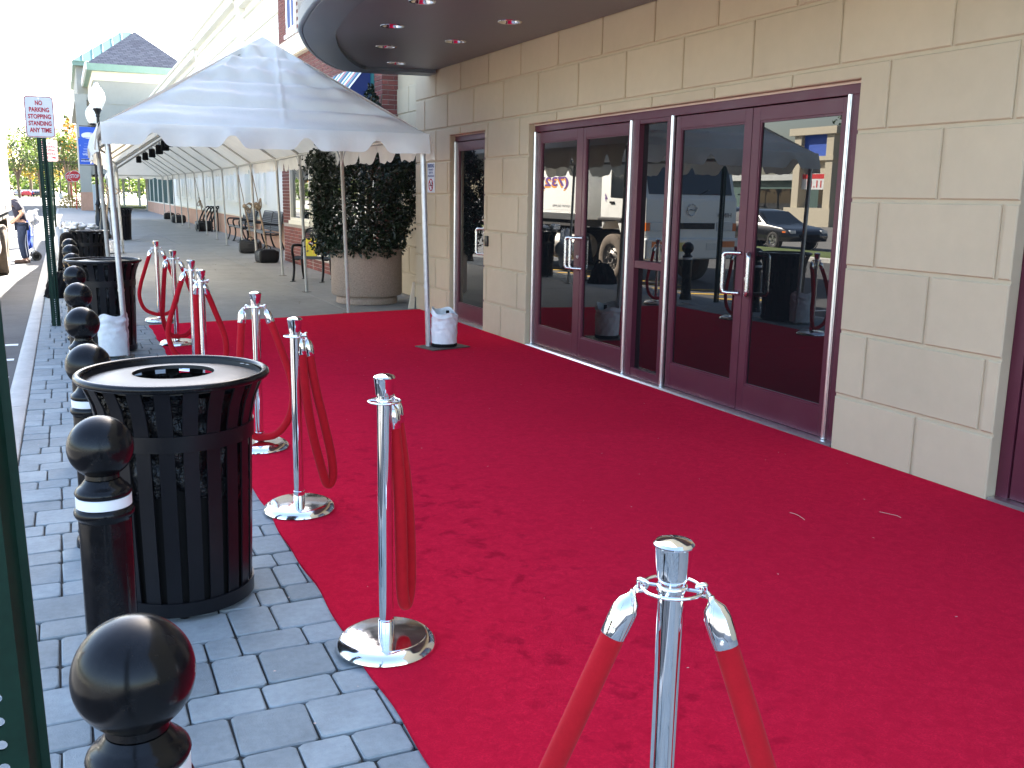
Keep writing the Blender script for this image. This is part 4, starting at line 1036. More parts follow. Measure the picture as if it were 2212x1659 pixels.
for k in range(16):
    z = 0.3+k*0.11; a = k*2.4; L = 0.5-0.1*(k/16)
    mb.tube([(0.04, 0, z), (0.04+L*0.5*math.cos(a), L*0.5*math.sin(a), z+0.12), (0.04+L*math.cos(a), L*math.sin(a), z+0.28)], [0.018, 0.012, 0.005], 6)
mb.build('trunk', 'bark', sh, smooth=60)
pts = []
def shrub_r(z, a):
    t = (z-0.0)/2.55
    if z < 1.35: r = 0.60+0.18*min(1, z/0.7)
    else: r = 0.78*(1-min(1, (z-1.35)/1.06)**0.75)
    return max(0.04, r*(1+0.10*math.sin(3*a+z*3)+0.08*math.sin(5*a-z*5+1)+0.06*math.sin(9*a+z*11)))
while len(pts) < 17000:
    z = rr.uniform(-0.02, 2.42); a = rr.uniform(0, 6.283); R1 = shrub_r(z, a)
    if rr.random() > (R1/0.8): continue
    r = R1*(1-abs(rr.gauss(0, 0.16)))
    if rr.random() < 0.05: r = R1*rr.uniform(1.0, 1.16)
    if r < 0: continue
    dx = -0.10*(1-z/2.6)+0.10*max(0, (z-1.2)/1.4)
    dz = rr.uniform(-0.04, 0.04)
    if z < 0.12 and r < 0.25: continue
    pts.append((0.02+dx+r*math.cos(a), r*math.sin(a), z+dz))
mb = MB(); leaf_cloud(mb, pts, 0.07, rr, 0.5, 0.35); mb.build('crown', 'holly', sh, smooth=0)
mb = MB(); mb.prism([(4.40, 0.0), (4.485, 0.0), (4.495, 0.38), (4.47, 0.38)], 'y', 13.085, 13.12); tag(mb.build('board', 'board_cream', smooth=0), 'small cream board leaning at the foot of the wall corner by the planter', 'board')

# ================================================================== benches
def bench(label, loc, rz, L=1.15, arms=3, scale=None):
    """seat faces -y locally, length along x, origin at centre of front feet line"""
    t = thing('bench', label, 'bench', loc, rz, 'black metal benches', scale)
    xs = [-L/2+L*i/(arms-1) for i in range(arms)]
    for x in xs:
        mb = MB()
        leg = cr([(x, -0.05, 0.0), (x, 0.0, 0.10), (x, 0.035, 0.25), (x, 0.02, 0.40), (x, -0.03, 0.52), (x, -0.035, 0.60), (x, 0.0, 0.645), (x, 0.07, 0.655), (x, 0.28, 0.65), (x, 0.46, 0.63)], 4)
        mb.tube(leg, 0.025, 8)
        mb.tube(cr([(x, 0.56, 0.0), (x, 0.50, 0.12), (x, 0.45, 0.30), (x, 0.45, 0.45), (x, 0.50, 0.70), (x, 0.56, 0.90)], 4), 0.025, 8)
        mb.tube([(x, 0.02, 0.40), (x, 0.25, 0.385), (x, 0.45, 0.40)], 0.018, 8)
        mb.box((x-0.03, -0.11, 0.0), (x+0.03, 0.02, 0.012)); mb.box((x-0.03, 0.50, 0.0), (x+0.03, 0.63, 0.012))
        mb.build('end_frame', 'iron_black', t, smooth=60)
    def seat(u): return cr([(0, 0.0, 0.425), (0, 0.05, 0.455), (0, 0.2, 0.44), (0, 0.38, 0.42), (0, 0.45, 0.45)], 5)
    prof_s = cr([(0, -0.005, 0.42), (0, 0.03, 0.455), (0, 0.2, 0.44), (0, 0.40, 0.425)], 4)
    prof_b = cr([(0, 0.44, 0.47), (0, 0.48, 0.66), (0, 0.53, 0.84), (0, 0.55, 0.92)], 4)
    for i in range(arms-1):
        a, b = xs[i]+0.03, xs[i+1]-0.03
        mb = MB()
        for q in prof_s: mb.tube([(a, q.y, q.z), (b, q.y, q.z)], 0.010, 5)
        n_ = max(6, int((b-a)/0.035))
        for k in range(n_+1):
            x = a+(b-a)*k/n_; mb.tube([(x, q.y, q.z-0.004) for q in prof_s], 0.009, 5)
        mb.build('seat_mesh', 'mesh_grey', t, smooth=60)
        mb = MB()
        for q in prof_b: mb.tube([(a+0.02, q.y, q.z), (b-0.02, q.y, q.z)], 0.010, 5)
        for k in range(n_+1):
            x = a+0.02+(b-a-0.04)*k/n_; mb.tube([(x, q.y+0.004, q.z) for q in prof_b], 0.009, 5)
        mb.build('back_mesh', 'mesh_grey', t, smooth=60)
        mb = MB(); mb.tube(cr([(a-0.02, 0.45, 0.46), (a-0.01, 0.50, 0.75), (a+0.03, 0.545, 0.90), (a+0.12, 0.56, 0.95), (b-0.12, 0.56, 0.95), (b-0.03, 0.545, 0.90), (b+0.01, 0.50, 0.75), (b+0.02, 0.45, 0.46)], 5), 0.017, 8); mb.build('back_frame', 'iron_black', t, smooth=60)
    return t
bench('black metal mesh bench beside the planter with a yellow box on it', (4.24, 17.52, 0), R_(-33), 1.12, 3)
bench('black metal bench against the pale wall, just past the brick corner', (5.06, 29.1, 0), R_(-90), 2.9, 3, (1.0, 1.0, 1.1))
bench('farther black metal bench against the pale wall, next to the bicycle rack', (5.10, 33.15, 0), R_(-90), 2.4, 3, (1.0, 1.0, 1.1))
# things on the near bench
bx = thing('cereal_box', 'yellow cardboard package standing on the bench beside the planter', 'box', (4.13, 17.86, 0.455), R_(-33))
mb = MB(); mb.box((-0.11, -0.03, 0), (0.09, 0.03, 0.32)); mb.build('carton', 'box_yellow', bx, smooth=20, bev=0.002)
mb = MB(); n_ = 20; mb.add([(-0.0+0.06*math.cos(2*math.pi*k/n_), -0.0312, 0.235+0.042*math.sin(2*math.pi*k/n_)) for k in range(n_)], [tuple(range(n_))]); mb.build('red_oval', 'box_red', bx, smooth=0)
mb = MB(); mb.add([(-0.0+0.05*math.cos(2*math.pi*k/n_), -0.0318, 0.232+0.018*math.sin(2*math.pi*k/n_)) for k in range(n_)], [tuple(range(n_))]); mb.build('white_oval', 'sign_white', bx, smooth=0)
mb = MB(); mb.box((-0.085, -0.0315, 0.06), (-0.07, -0.0305, 0.2)); mb.box((0.03, -0.0315, 0.05), (0.055, -0.0305, 0.075)); mb.box((0.03, -0.0315, 0.09), (0.055, -0.0305, 0.115)); mb.build('printed_blocks', 'orange_print', bx, smooth=0)
bt_ = thing('bottle', 'dark bottle with a blue label standing right of the yellow package', 'bottle', (4.32, 17.73, 0.455))
mb = MB(); mb.lathe([(0.045, 0.0), (0.048, 0.01), (0.048, 0.17), (0.04, 0.21), (0.018, 0.24), (0.016, 0.27), (0.0, 0.27)], 20); mb.build('glass_body', 'bottle_dark', bt_)
mb = MB(); mb.lathe([(0.0485, 0.04), (0.049, 0.045), (0.049, 0.12), (0.0485, 0.125)], 20); mb.build('label_wrap', 'label_blue', bt_)
mb = MB(); mb.lathe([(0.019, 0.255), (0.02, 0.258), (0.02, 0.285), (0.0, 0.287)], 14); mb.build('bottle_cap', 'steel', bt_)
# ================================================================== bicycle rack
rk = thing('bicycle_rack', 'black looped-tube bicycle rack standing against the pale wall', 'bicycle rack', (5.22, 40.9, 0))
for k in range(5):
    x, y = k*0.14, k*0.10; mb = MB(); mb.tube(cr([(x-0.30, y, 0.38), (x-0.22, y, 0.62), (x-0.05, y, 0.92), (x+0.08, y, 1.0), (x+0.16, y, 0.90), (x+0.18, y, 0.5), (x+0.18, y, 0.0)], 5), 0.030, 8); mb.build('hoop', 'iron_black', rk, smooth=60)
for z in (0.40, 0.16):
    mb = MB(); mb.cyl((-0.34, -0.02, z), (0.30, 0.44, z), 0.022, n=8); mb.build('cross_rail', 'iron_black', rk)
for k in (0, 1): mb = MB(); mb.cyl((-0.30+0.55*k, 0.4*k, 0.0), (-0.30+0.55*k, 0.4*k, 0.40), 0.024, n=8); mb.build('post', 'iron_black', rk)

# ================================================================== brick shop
shop = thing('brick_shop', 'red brick shop front with cream windows, striped awning and blue upper window', 'building', (4.75, 19, 0))
SI = Matrix.Translation((-4.75, -19, 0))
def P_(o): o.parent = shop; o.matrix_parent_inverse = SI; return o
mb = MB(); mb.box((4.762, 15.432, -0.1), (5.2, 15.85, 4.46)); mb.box((4.762, 15.85, -0.1), (5.2, 23.45, 0.28)); mb.box((4.762, 15.85, 3.55), (5.2, 23.45, 4.46))
mb.box((4.762, 20.55, 0.28), (5.2, 23.45, 0.90)); mb.box((4.762, 22.55, 0.90), (5.2, 23.45, 3.55)); mb.box((4.762, 21.42, 4.80), (5.2, 23.45, 9.0)); mb.box((4.762, 20.55, 2.75), (5.2, 22.55, 3.55)); mb.box((4.762, 20.45, 0.9), (5.2, 20.62, 2.75))
P_(mb.build('mortar_core', 'mortar', smooth=0))
mb = MB(); mb.box((5.2, 13.3, -0.1), (14, 23.44, 4.46)); P_(mb.build('inner_wall', 'stucco', smooth=0))
mb = MB(); mb.box((5.25, 13.05, 4.80), (14, 23.44, 9.2)); mb.box((5.1, 13.1, 3.7), (6, 15.4, 4.6)); P_(mb.build('upper_wall', 'white_wall', smooth=0))
mb = MB(); mb.prism([(4.62, 4.47), (4.66, 4.47), (4.66, 4.46), (5.3, 4.46), (5.3, 4.81), (4.58, 4.81), (4.58, 4.72), (4.62, 4.66)], 'y', 15.36, 23.5); P_(mb.build('ledge', 'trim_cream', smooth=0))
BW, BH = 0.21, 0.0755
bm_x = MB(); slab(bm_x, [(-0.1, -0.0325), (0.1, -0.0325), (0.1, 0.0325), (-0.1, 0.0325)], 'x', -0.012, 0.03, 0.003); bmx = bm_x.mesh('brick', 'brick', smooth=0)
bm_h = MB(); slab(bm_h, [(-0.047, -0.0325), (0.047, -0.0325), (0.047, 0.0325), (-0.047, 0.0325)], 'x', -0.012, 0.03, 0.003); bmh = bm_h.mesh('brick', 'brick', smooth=0)
cand = []
def bricks(y0, y1, z0, z1, pri):
    nz = int((z1-z0)/BH)
    for r in range(nz):
        z = z0+(r+0.5)*BH; y = y0+(0.105 if r % 2 else 0.0)
        if r % 2: cand.append((pri(y0+0.05, z), 'h', (4.762, y0+0.0485, z), 0.0))
        while y+BW <= y1+0.02: cand.append((pri(y+0.1, z), 'f', (4.762, y+0.1, z), 0.0)); y += BW
        if y1-y > 0.08: cand.append((pri(y, z), 'h', (4.762, y+0.048, z), 0.0))
lo = lambda y, z: y
bricks(15.43, 15.85, 0.0, 4.46, lambda y, z: 0 if z > 2.7 else 90)
bricks(15.85, 20.55, 0.0, 0.28, lambda y, z: 2 if y > 17.9 else 95)
bricks(20.55, 23.45, 0.0, 0.90, lambda y, z: 1)
bricks(22.62, 23.45, 0.90, 3.55, lambda y, z: 4 if z < 2.3 else 91)
bricks(15.85, 23.45, 3.55, 4.46, lambda y, z: 60)
bricks(21.42, 23.45, 4.81, 9.0, lambda y, z: 50)
nz = int(4.46/BH)
for r in range(nz):       # return face of the pier, towards the camera
    z = (r+0.5)*BH
    cand.append((0 if z > 2.7 else 92, 'f' if r % 2 else 'h', (4.85 if r % 2 else 4.80, 15.432, z), R_(90)))
    cand.append((0 if z > 2.7 else 92, 'h' if r % 2 else 'f', (5.005 if r % 2 else 4.955, 15.432, z), R_(90)))
cand.sort(key=lambda c: c[0]); rest = MB(); rr = random.Random(12)
WIN = (21.52, 22.55, 4.98)      # blue window opening
for i, (p_, kind, loc, rz) in enumerate(cand):
    if loc[2] > WIN[2]-0.03 and WIN[0]-0.05 < loc[1] < WIN[1]+0.05 and loc[2] > 4.9: continue
    me = bmx if kind == 'f' else bmh; jx = rr.uniform(-0.0025, 0.0025)
    L_ = (loc[0]+(jx if not rz else 0), loc[1]+(jx if rz else 0), loc[2])
    if i < 290: P_(inst('brick', me, shop, L_, (0, 0, rz)))
    else:
        a = Matrix.Translation(L_) @ Matrix.Rotation(rz, 4, 'Z'); rest.add([a @ v.co for v in me.vertices], [tuple(f.vertices) for f in me.polygons])
stuff(P_(rest.build('brickwork', 'brick', smooth=0)))
def win(nm, y0, y1, z0, z1, fm, gm, nx=1, x=4.74, fw=0.07, gx=0.06):
    w_ = bpy.data.objects.new(nm, None); COL.objects.link(w_); P_(w_)
    mb = MB()
    for a, b, c, d in ((y0, y0+fw, z0, z1), (y1-fw, y1, z0, z1), (y0+fw, y1-fw, z0, z0+fw), (y0+fw, y1-fw, z1-fw, z1)): mb.box((x, a, c), (x+0.09, b, d))
    for k in range(1, nx): yy = y0+(y1-y0)*k/nx; mb.box((x+0.01, yy-fw*0.35, z0+fw), (x+0.08, yy+fw*0.35, z1-fw))
    mb.build('frame', fm, w_, smooth=0)
    mb = MB(); mb.box((x+gx, y0+fw*0.5, z0+fw*0.5), (x+gx+0.008, y1-fw*0.5, z1-fw*0.5)); mb.build('pane', gm, w_, smooth=0)
    return w_
w1 = win('shop_window', 20.62, 22.60, 0.98, 2.75, 'window_cream', 'window_glass', 2)
mb = MB(); mb.box((4.70, 20.55, 0.90), (4.9, 22.62, 0.978)); mb.build('sill', 'window_cream', w1, smooth=0, bev=0.004)
w2 = win('shop_window', 17.9, 20.40, 0.29, 2.75, 'window_cream', 'window_glass', 2)
w3 = win('shop_window', 15.9, 17.85, 0.29, 2.75, 'window_cream', 'window_glass', 2)
mb = MB(); mb.box((4.74, 15.85, 2.755), (4.9, 20.45, 3.55)); P_(mb.build('sign_board', 'aw_green', smooth=0))
for yy in (17.85, 20.40):
    mb = MB(); mb.box((4.72, yy, 0.28), (4.86, yy+0.05, 2.75)); P_(mb.build('door_post', 'window_cream', smooth=0))
w4 = win('upper_window', 21.58, 22.5, 5.02, 8.2, 'window_white', 'window_navy', 2, 4.735, 0.12, 0.012)
mb = MB(); mb.box((4.70, 21.5, 4.94), (4.86, 22.58, 5.018)); mb.build('sill', 'window_white', w4, smooth=0)
# striped awning
aw = bpy.data.objects.new('awning', None); COL.objects.link(aw); P_(aw)
seq = ['aw_white', 'aw_navy', 'aw_teal', 'aw_pink', 'aw_white', 'aw_teal']
y = 16.02; k = 0
while y < 20.4:
    mb = MB(); a, b = y, y+0.16
    mb.add([(4.74, a, 3.745), (4.74, b, 3.745), (3.95, b, 2.76), (3.95, a, 2.76)], [(0, 1, 2, 3)]); mb.add([(3.95, a, 2.76), (3.95, b, 2.76), (3.95, b, 2.60), (3.95, a, 2.60)], [(0, 1, 2, 3)])
    mb.build('stripe', seq[k % 6], aw, smooth=0); y += 0.16; k += 1
mb = MB(); mb.add([(4.74, 16.03, 3.735), (3.96, 16.03, 2.755), (4.74, 16.03, 2.76)], [(0, 1, 2)]); mb.build('end_panel', 'aw_navy', aw, smooth=0)

# ================================================================== long pale store
pal = thing('pale_store', 'long pale stucco store with cornice bands and an orange masonry base', 'building', (5.72, 25, 0), R_(-0.50))
def pb(nm, a, b, material, **kw):
    mb = MB(); mb.box(a, b); return mb.build(nm, material, pal, smooth=0, **kw)
# local: y' along the wall from 0 (y=25), front face at x'=0
pb('wall', (0.0, -1.6, 0.74), (9, 9.4, 7.9), 'pale_stucco'); pb('wall', (-0.10, 9.4, 0.74), (9, 21.3, 8.15), 'pale_stucco'); pb('wall', (0.0, 21.3, 0.74), (9, 37.0, 7.9), 'pale_stucco')
pb('wall', (0.0, 37.0, 2.5), (9, 58.0, 7.9), 'pale_stucco')
pb('base_course', (-0.10, -1.55, -0.05), (0.3, 58.0, 0.74), 'orange_base'); pb('base_cap', (-0.12, -1.55, 0.74), (0.2, 58.0, 0.79), 'trim_cream')
for a, b, zt, x in ((-1.6, 9.4, 7.9, 0.0), (9.4, 21.3, 8.15, -0.10), (21.3, 58.0, 7.9, 0.0)):
    for dz, h, ov in ((0.0, 0.12, 0.34), (-0.12, 0.30, 0.24), (-0.62, 0.10, 0.10), (-1.35, 0.07, 0.06)):
        pb('cornice_band', (x-ov, a-(0.002 if a > 0 else 0), zt+dz-h+0.001*ov), (x+0.3, b+0.01, zt+dz), 'pale_stucco')
for yy in (6.0, 7.35, 11.0, 12.4, 14.6, 16.2, 18.6, 24.0, 27.0, 30.0, 33.0):      # raised panels with sills
    x = -0.10 if 9.4 < yy < 21.3 else 0.0
    pan = bpy.data.objects.new('wall_panel', None); COL.objects.link(pan); pan.parent = pal
    for a, b, c, d in ((yy, yy+0.10, 1.32, 4.6), (yy+1.1, yy+1.2, 1.32, 4.6), (yy-0.06, yy+1.26, 1.22, 1.32)):
        mb = MB(); mb.box((x-0.07, a, c), (x+0.02, b, d)); mb.build('moulding', 'pale_stucco', pan, smooth=0)
pb('pilaster', (-0.20, 8.85, 0.79), (0.1, 9.45, 8.0), 'pale_stucco'); pb('pilaster', (-0.16, 21.0, 0.79), (0.1, 21.5, 8.0), 'pale_stucco')
gw = bpy.data.objects.new('window_wall', None); COL.objects.link(gw); gw.parent = pal
mb = MB(); mb.box((0.08, 37.0, 0.8), (0.1, 58.0, 2.5)); mb.build('pane', 'window_glass', gw, smooth=0)
for k in range(22):
    mb = MB(); mb.box((0.0, 37.0+k*0.99, 0.8), (0.08, 37.12+k*0.99, 2.5)); mb.build('mullion', 'green_mullion' if k % 4 else 'window_cream', gw, smooth=0)

# ================================================================== far corner store with hipped roofs
fc = thing('corner_store', 'far cream corner store with grey shingle hip roof and green metal roof', 'building', (5.5, 82, 0))
def F(o): o.parent = fc; o.matrix_parent_inverse = Matrix.Translation((-5.5, -82, 0)); return o
def fb(nm, a, b, material):
    mb = MB(); mb.box(a, b); return F(mb.build(nm, material, smooth=0))
fb('wall', (2.68, 82.0, 2.9), (12, 112, 10.35), 'far_stucco'); fb('wall_band', (2.60, 81.93, 9.7), (12, 112, 10.36), 'trim_cream'); fb('wall_band', (2.63, 81.95, 8.0), (12, 112, 8.12), 'far_stucco')
fb('eave', (2.25, 81.4, 10.36), (12.3, 112.4, 10.86), 'green_trim'); fb('gutter', (2.10, 81.45, 10.4), (2.26, 112.3, 10.9), 'white_wall')
mb = MB(); e = [(2.3, 81.45, 10.87), (9.7, 81.45, 10.87), (9.7, 112, 10.87), (2.3, 112, 10.87)]; rg_ = [(5.95, 84.6, 13.8), (5.95, 108, 13.8)]
mb.add(e+rg_, [(0, 1, 4), (1, 2, 5, 4), (2, 3, 5), (3, 0, 4, 5)])
o = F(mb.build('shingle_roof', 'shingle', smooth=0)); uv = o.data.uv_layers.new()
for lp in o.data.loops:
    co = o.data.vertices[lp.vertex_index].co; uv.data[lp.index].uv = (co.x*1.0+co.y*0.7, co.z*1.6)
# taller green-roofed wing behind
fb('wing_wall', (1.75, 95.2, 2.9), (12, 118, 12.1), 'far_stucco'); fb('wing_eave', (1.5, 94.6, 12.1), (12.4, 118.5, 12.45), 'green_trim')
pk = Vector((6.25, 99.5, 16.1)); A_, B_ = Vector((1.45, 94.5, 12.46)), Vector((11, 94.5, 12.46)); D_ = Vector((1.45, 104.5, 12.46))
gr = bpy.data.objects.new('metal_roof', None); COL.objects.link(gr); F(gr)
npn = 11
for fc_, (a, b) in (('front', (A_, B_)), ('side', (D_, A_))):
    for k in range(npn):
        u0, u1 = k/npn+0.004, (k+1)/npn-0.004
        def tri(u):       # height limit of a hip face at parameter u
            return 1-abs(u-0.5)*2
        up_ = (pk-(a+b)/2)
        q = [a.lerp(b, u0), a.lerp(b, u1), a.lerp(b, u1)+up_*tri(u1), a.lerp(b, u0)+up_*tri(u0)]
        mb = MB(); mb.add(q, [(0, 1, 2, 3)]); mb.build('roof_panel', 'green_metal', gr, smooth=0)
        s0 = a.lerp(b, k/npn); s1 = s0+up_*tri(k/npn)
        if (s1-s0).length > 0.1: mb = MB(); mb.tube([s0, s1], 0.03, 5); mb.build('standing_seam', 'green_trim', gr, smooth=0)
fb('arcade_pier', (1.3, 81.6, 1.38), (2.08, 82.5, 8.6), 'far_stucco'); fb('arcade_pier_base', (1.24, 81.54, -0.05), (2.14, 82.56, 1.38), 'orange_base')
fb('arcade_pier', (3.4, 86.5, 0.0), (4.25, 87.4, 2.9), 'far_stucco'); fb('arcade_beam', (1.3, 82.0, 8.2), (2.66, 112, 8.6), 'far_stucco'); fb('arcade_ceiling', (2.68, 82.5, 2.9), (12, 112, 3.0), 'far_stucco')
fb('arcade_lintel', (1.32, 81.8, 2.75), (6.3, 82.4, 2.95), 'far_stucco'); fb('back_wall', (6.3, 82.6, -0.05), (12, 87, 2.9), 'far_stucco')
cb = thing('utility_cabinet', 'tall grey utility cabinet beside the far arcade pier', 'cabinet', (2.15, 76.5, 0)); mb = MB(); mb.box((-0.18, -0.25, 0.12), (0.28, 0.25, 1.95)); mb.build('body', 'utility_grey', cb, smooth=20, bev=0.02); mb = MB(); mb.box((-0.1, -0.2, 0), (0.2, 0.2, 0.12)); mb.build('plinth', 'truck_frame', cb); mb = MB(); mb.box((-0.16, -0.258, 0.2), (0.26, -0.25, 1.85)); mb.build('door', 'utility_grey', cb)
# bright frames beyond the arcade
gf = thing('gate_frame', 'grey post-and-rail frame standing in sunlight beyond the arcade', 'frame', (5.2, 108, 0))
for x in (-1.0, 0.5, 2.0):
    mb = MB(); mb.box((x-0.12, -0.1, RZ), (x+0.12, 0.1, 3.3)); mb.build('post', 'utility_grey', gf)
for z in (1.35, 2.75):
    mb = MB(); mb.box((-1.1, -0.05, z), (2.1, 0.05, z+0.12)); mb.build('rail', 'utility_grey', gf)
for x in (-0.4, 0.05, 1.1):
    mb = MB(); mb.box((x-0.05, -0.04, 1.45), (x+0.05, 0.04, 2.75)); mb.build('baluster', 'utility_grey', gf)

# ================================================================== street lamps with banners
def lamp(label, x, y, k, sc):
    t = thing('street_lamp', label, 'street lamp', (x, y, 0), 0, 'street lamps with welcome banners', sc)
    mb = MB(); mb.lathe([(0.20, 0.0), (0.20, 0.10), (0.16, 0.16), (0.15, 0.5), (0.12, 0.62), (0.10, 0.95), (0.13, 1.0), (0.10, 1.06), (0.075, 1.14), (0.065, 1.2)], 20); mb.build('base', 'iron_black', t, smooth=40)
    mb = MB(); mb.cyl((0, 0, 1.18), (0, 0, 3.95), 0.06, 0.048, 16); mb.build('pole', 'iron_black', t, smooth=40)
    mb = MB(); mb.lathe([(0.05, 3.9), (0.07, 3.93), (0.06, 3.97), (0.10, 4.08), (0.15, 4.15), (0.13, 4.18), (0.0, 4.18)], 20); mb.build('capital', 'iron_black', t, smooth=40)
    mb = MB(); mb.lathe([(0.12, 4.16), (0.19, 4.26), (0.245, 4.42), (0.255, 4.55), (0.23, 4.68), (0.16, 4.80), (0.09, 4.87), (0.06, 4.95), (0.0, 4.98)], 24); mb.build('globe', 'lamp_globe', t, smooth=60)
    bn = bpy.data.objects.new('banner', None); COL.objects.link(bn); bn.parent = t
    z0, z1 = 2.58, 3.58
    for z in (z0-0.03, z1+0.03):
        mb = MB(); mb.cyl((0.0, 0, z), (-0.58, 0, z), 0.014, n=8); mb.build('bracket', 'iron_black', bn)
    def fn(u, v): return (-0.06-0.52*u, -0.012+0.02*math.sin(v*5+k)*math.sin(math.pi*v), z0+(z1-z0)*v)
    mb = MB(); mb.grid(fn, 6, 12); mb.build('cloth', 'banner_blue', bn, smooth=60)
    n_ = 28; mb = MB(); mb.add([(-0.32+0.215*math.cos(2*math.pi*i/n_), -0.042, z1-0.27+0.10*math.sin(2*math.pi*i/n_)) for i in range(n_)], [tuple(range(n_))]); mb.build('white_oval', 'sign_white', bn, smooth=0)
    mb = MB(); mb.box((-0.46, -0.048, z1-0.345), (-0.20, -0.044, z1-0.335)); mb.build('underline', 'window_navy', bn, smooth=0)
    mb = MB(); mb.tube([(-0.20, -0.045, z1-0.30), (-0.15, -0.045, z1-0.21), (-0.27, -0.045, z1-0.215)], 0.006, 5); mb.build('swoosh', 'sign_red', bn)
    for i, (m_, h) in enumerate((('banner_blue2', 0.045), ('banner_blue2', 0.05), ('banner_blue3', 0.055), ('banner_blue3', 0.065), ('sign_white', 0.08))):
        text('lettering', 'WELCOME', m_, bn, (-0.32, -0.044, z0+0.47-i*0.085), (1, 0, 0), (0, 0, 1), 0.28+0.035*i, h*0.8, bold=0.02)
    return t
lamp('nearer black street lamp with white globe and blue welcome banner', 1.20, 35.0, 1.0, 1.0)
lamp('farther black street lamp with white globe and blue welcome banner, partly behind the nearer banner', 1.28, 43.0, 2.2, 1.0)

# ================================================================== stop signs
def stop(label, x, y, sc=1.0):
    t = thing('stop_sign', label, 'stop sign', (x, y, RZ), 0, 'stop signs at the far crossing', sc)
    oc = lambda r: [(r*math.cos(R_(22.5+45*k)), 2.75+r*math.sin(R_(22.5+45*k))) for k in range(8)]
    mb = MB(); mb.prism(oc(0.46), 'y', -0.03, -0.025); mb.build('border', 'sign_white', t, smooth=0)
    mb = MB(); mb.prism(oc(0.43), 'y', -0.034, -0.031); p = mb.build('panel', 'stop_red', t, smooth=0)
    text('lettering', 'STOP', 'sign_white', p, (0, -0.036, 2.75), (1, 0, 0), (0, 0, 1), 0.64, 0.30, bold=0.02)
    mb = MB(); mb.box((-0.04, -0.02, 0), (0.04, 0.03, 3.1)); mb.build('post', 'post_red', t, smooth=0)
stop('red stop sign on a red post in front of the far arcade pier', 0.985, 87.2)
stop('second red stop sign peeking out behind the left of the nearer one', 0.72, 93.0)
rr = random.Random(21)
sb = thing('yellow_bush', 'low yellow-green bush on the island by the stop signs', 'bush', (0.55, 92.0, 0)); mb = MB()
pts = []
while len(pts) < 700:
    p = Vector((rr.uniform(-1, 1), rr.uniform(-1, 1), rr.uniform(0, 1)))
    if p.length < 1 and p.length > 0.4: pts.append((p.x*1.0, p.y*1.2, p.z*1.15))
leaf_cloud(mb, pts, 0.16, rr); mb.build('foliage', 'leaf_yellow', sb, smooth=0); mb = MB(); mb.tube([(0, 0, -0.1), (0.05, 0, 0.5)], 0.05, 6); mb.build('stem', 'bark', sb)
mb = MB(); slab(mb, [(-0.4, 89), (1.2, 89), (1.2, 97), (0.0, 97)], 'z', 0.0, RZ, 0.03); struct(mb.build('island_kerb', 'kerb', smooth=0))
# ================================================================== box truck, parked at the kerb facing the camera
tk = thing('box_truck', 'white box truck parked at the kerb at the left edge, mirrored in the doors', 'truck', (-1.06, 16.3, RZ))
# local: x 0 (kerb side) .. -2.4, y 0 (front) .. 8, z from road
def tb(nm, a, b, material, parent=None, bev=0.0, **kw):
    mb = MB(); mb.box(a, b); return mb.build(nm, material, parent or tk, smooth=30, bev=bev, **kw)
def wheel(parent, x, y, r, wd, nm='wheel', rim='rim_grey', tyre='tyre_dusty', nuts=8, sgn=1):
    w_ = bpy.data.objects.new(nm, None); COL.objects.link(w_); w_.parent = parent; w_.location = (x, y, r)
    def rx(mb): mb.v = [(p[2]*sgn, p[0], p[1]) for p in mb.v]; return mb
    mb = MB(); mb.lathe([(r*0.60, 0.0), (r*0.68, 0.015), (r*0.9, 0.012), (r*0.975, -0.01), (r, -0.04), (r, -wd+0.04), (r*0.97, -wd+0.01), (r*0.6, -wd)], 40, caps=False); rx(mb).build('tyre', tyre, w_, smooth=40)
    mb = MB(); mb.lathe([(0.0, -0.07), (r*0.20, -0.06), (r*0.22, -0.01), (r*0.30, -0.05), (r*0.48, -0.075), (r*0.54, -0.03), (r*0.60, -0.005), (r*0.62, -0.01)], 32, caps=False); rx(mb)
    for k in range(nuts): a = 2*math.pi*k/nuts; mb.cyl((sgn*-0.055, r*0.36*math.cos(a), r*0.36*math.sin(a)), (sgn*-0.02, r*0.36*math.cos(a), r*0.36*math.sin(a)), r*0.04, n=6)
    mb.build('rim', rim, w_, smooth=40)
    return w_
Z = lambda z: z-RZ
tb('chassis_rail', (-0.75, 0.9, Z(0.62)), (-0.65, 7.6, Z(0.88)), 'truck_frame'); tb('chassis_rail', (-1.75, 0.9, Z(0.62)), (-1.65, 7.6, Z(0.88)), 'truck_frame')
box = tb('cargo_box', (-2.42, 2.45, Z(1.13)), (0.0, 7.95, Z(3.65)), 'truck_white', bev=0.02)
for z0, z1 in ((1.12, 1.26), (3.54, 3.66)): tb('edge_rail', (0.0, 2.44, Z(z0)), (0.012, 7.96, Z(z1)), 'alu', box)
for y in (2.44, 7.90): tb('corner_post', (0.0, y, Z(1.26)), (0.012, y+0.07, Z(3.54)), 'alu', box)
mb = MB()
for z in (1.28, 1.33): 
    for k in range(60): mb.cyl((0.0, 2.55+k*0.09, Z(z)), (0.006, 2.55+k*0.09, Z(z)), 0.008, n=6)
mb.build('rivets', 'alu', box)
for yy in (2.62, 7.86):
    mb = MB()
    for k in range(24): mb.cyl((0.0, yy, Z(1.35+k*0.09)), (0.005, yy, Z(1.35+k*0.09)), 0.008, n=6)
    mb.build('rivets', 'alu', box)
tb('underride_frame', (-2.3, 2.5, Z(0.98)), (-0.05, 7.8, Z(1.125)), 'truck_frame')
ux, uy = (0, 1, 0), (0, 0, 1)
text('lettering', '(732)', 'orange_print', box, (0.0, 3.78, Z(1.885)), ux, uy, 1.36, 0.27, bold=0.03, lift=0.003, shear=0.0)
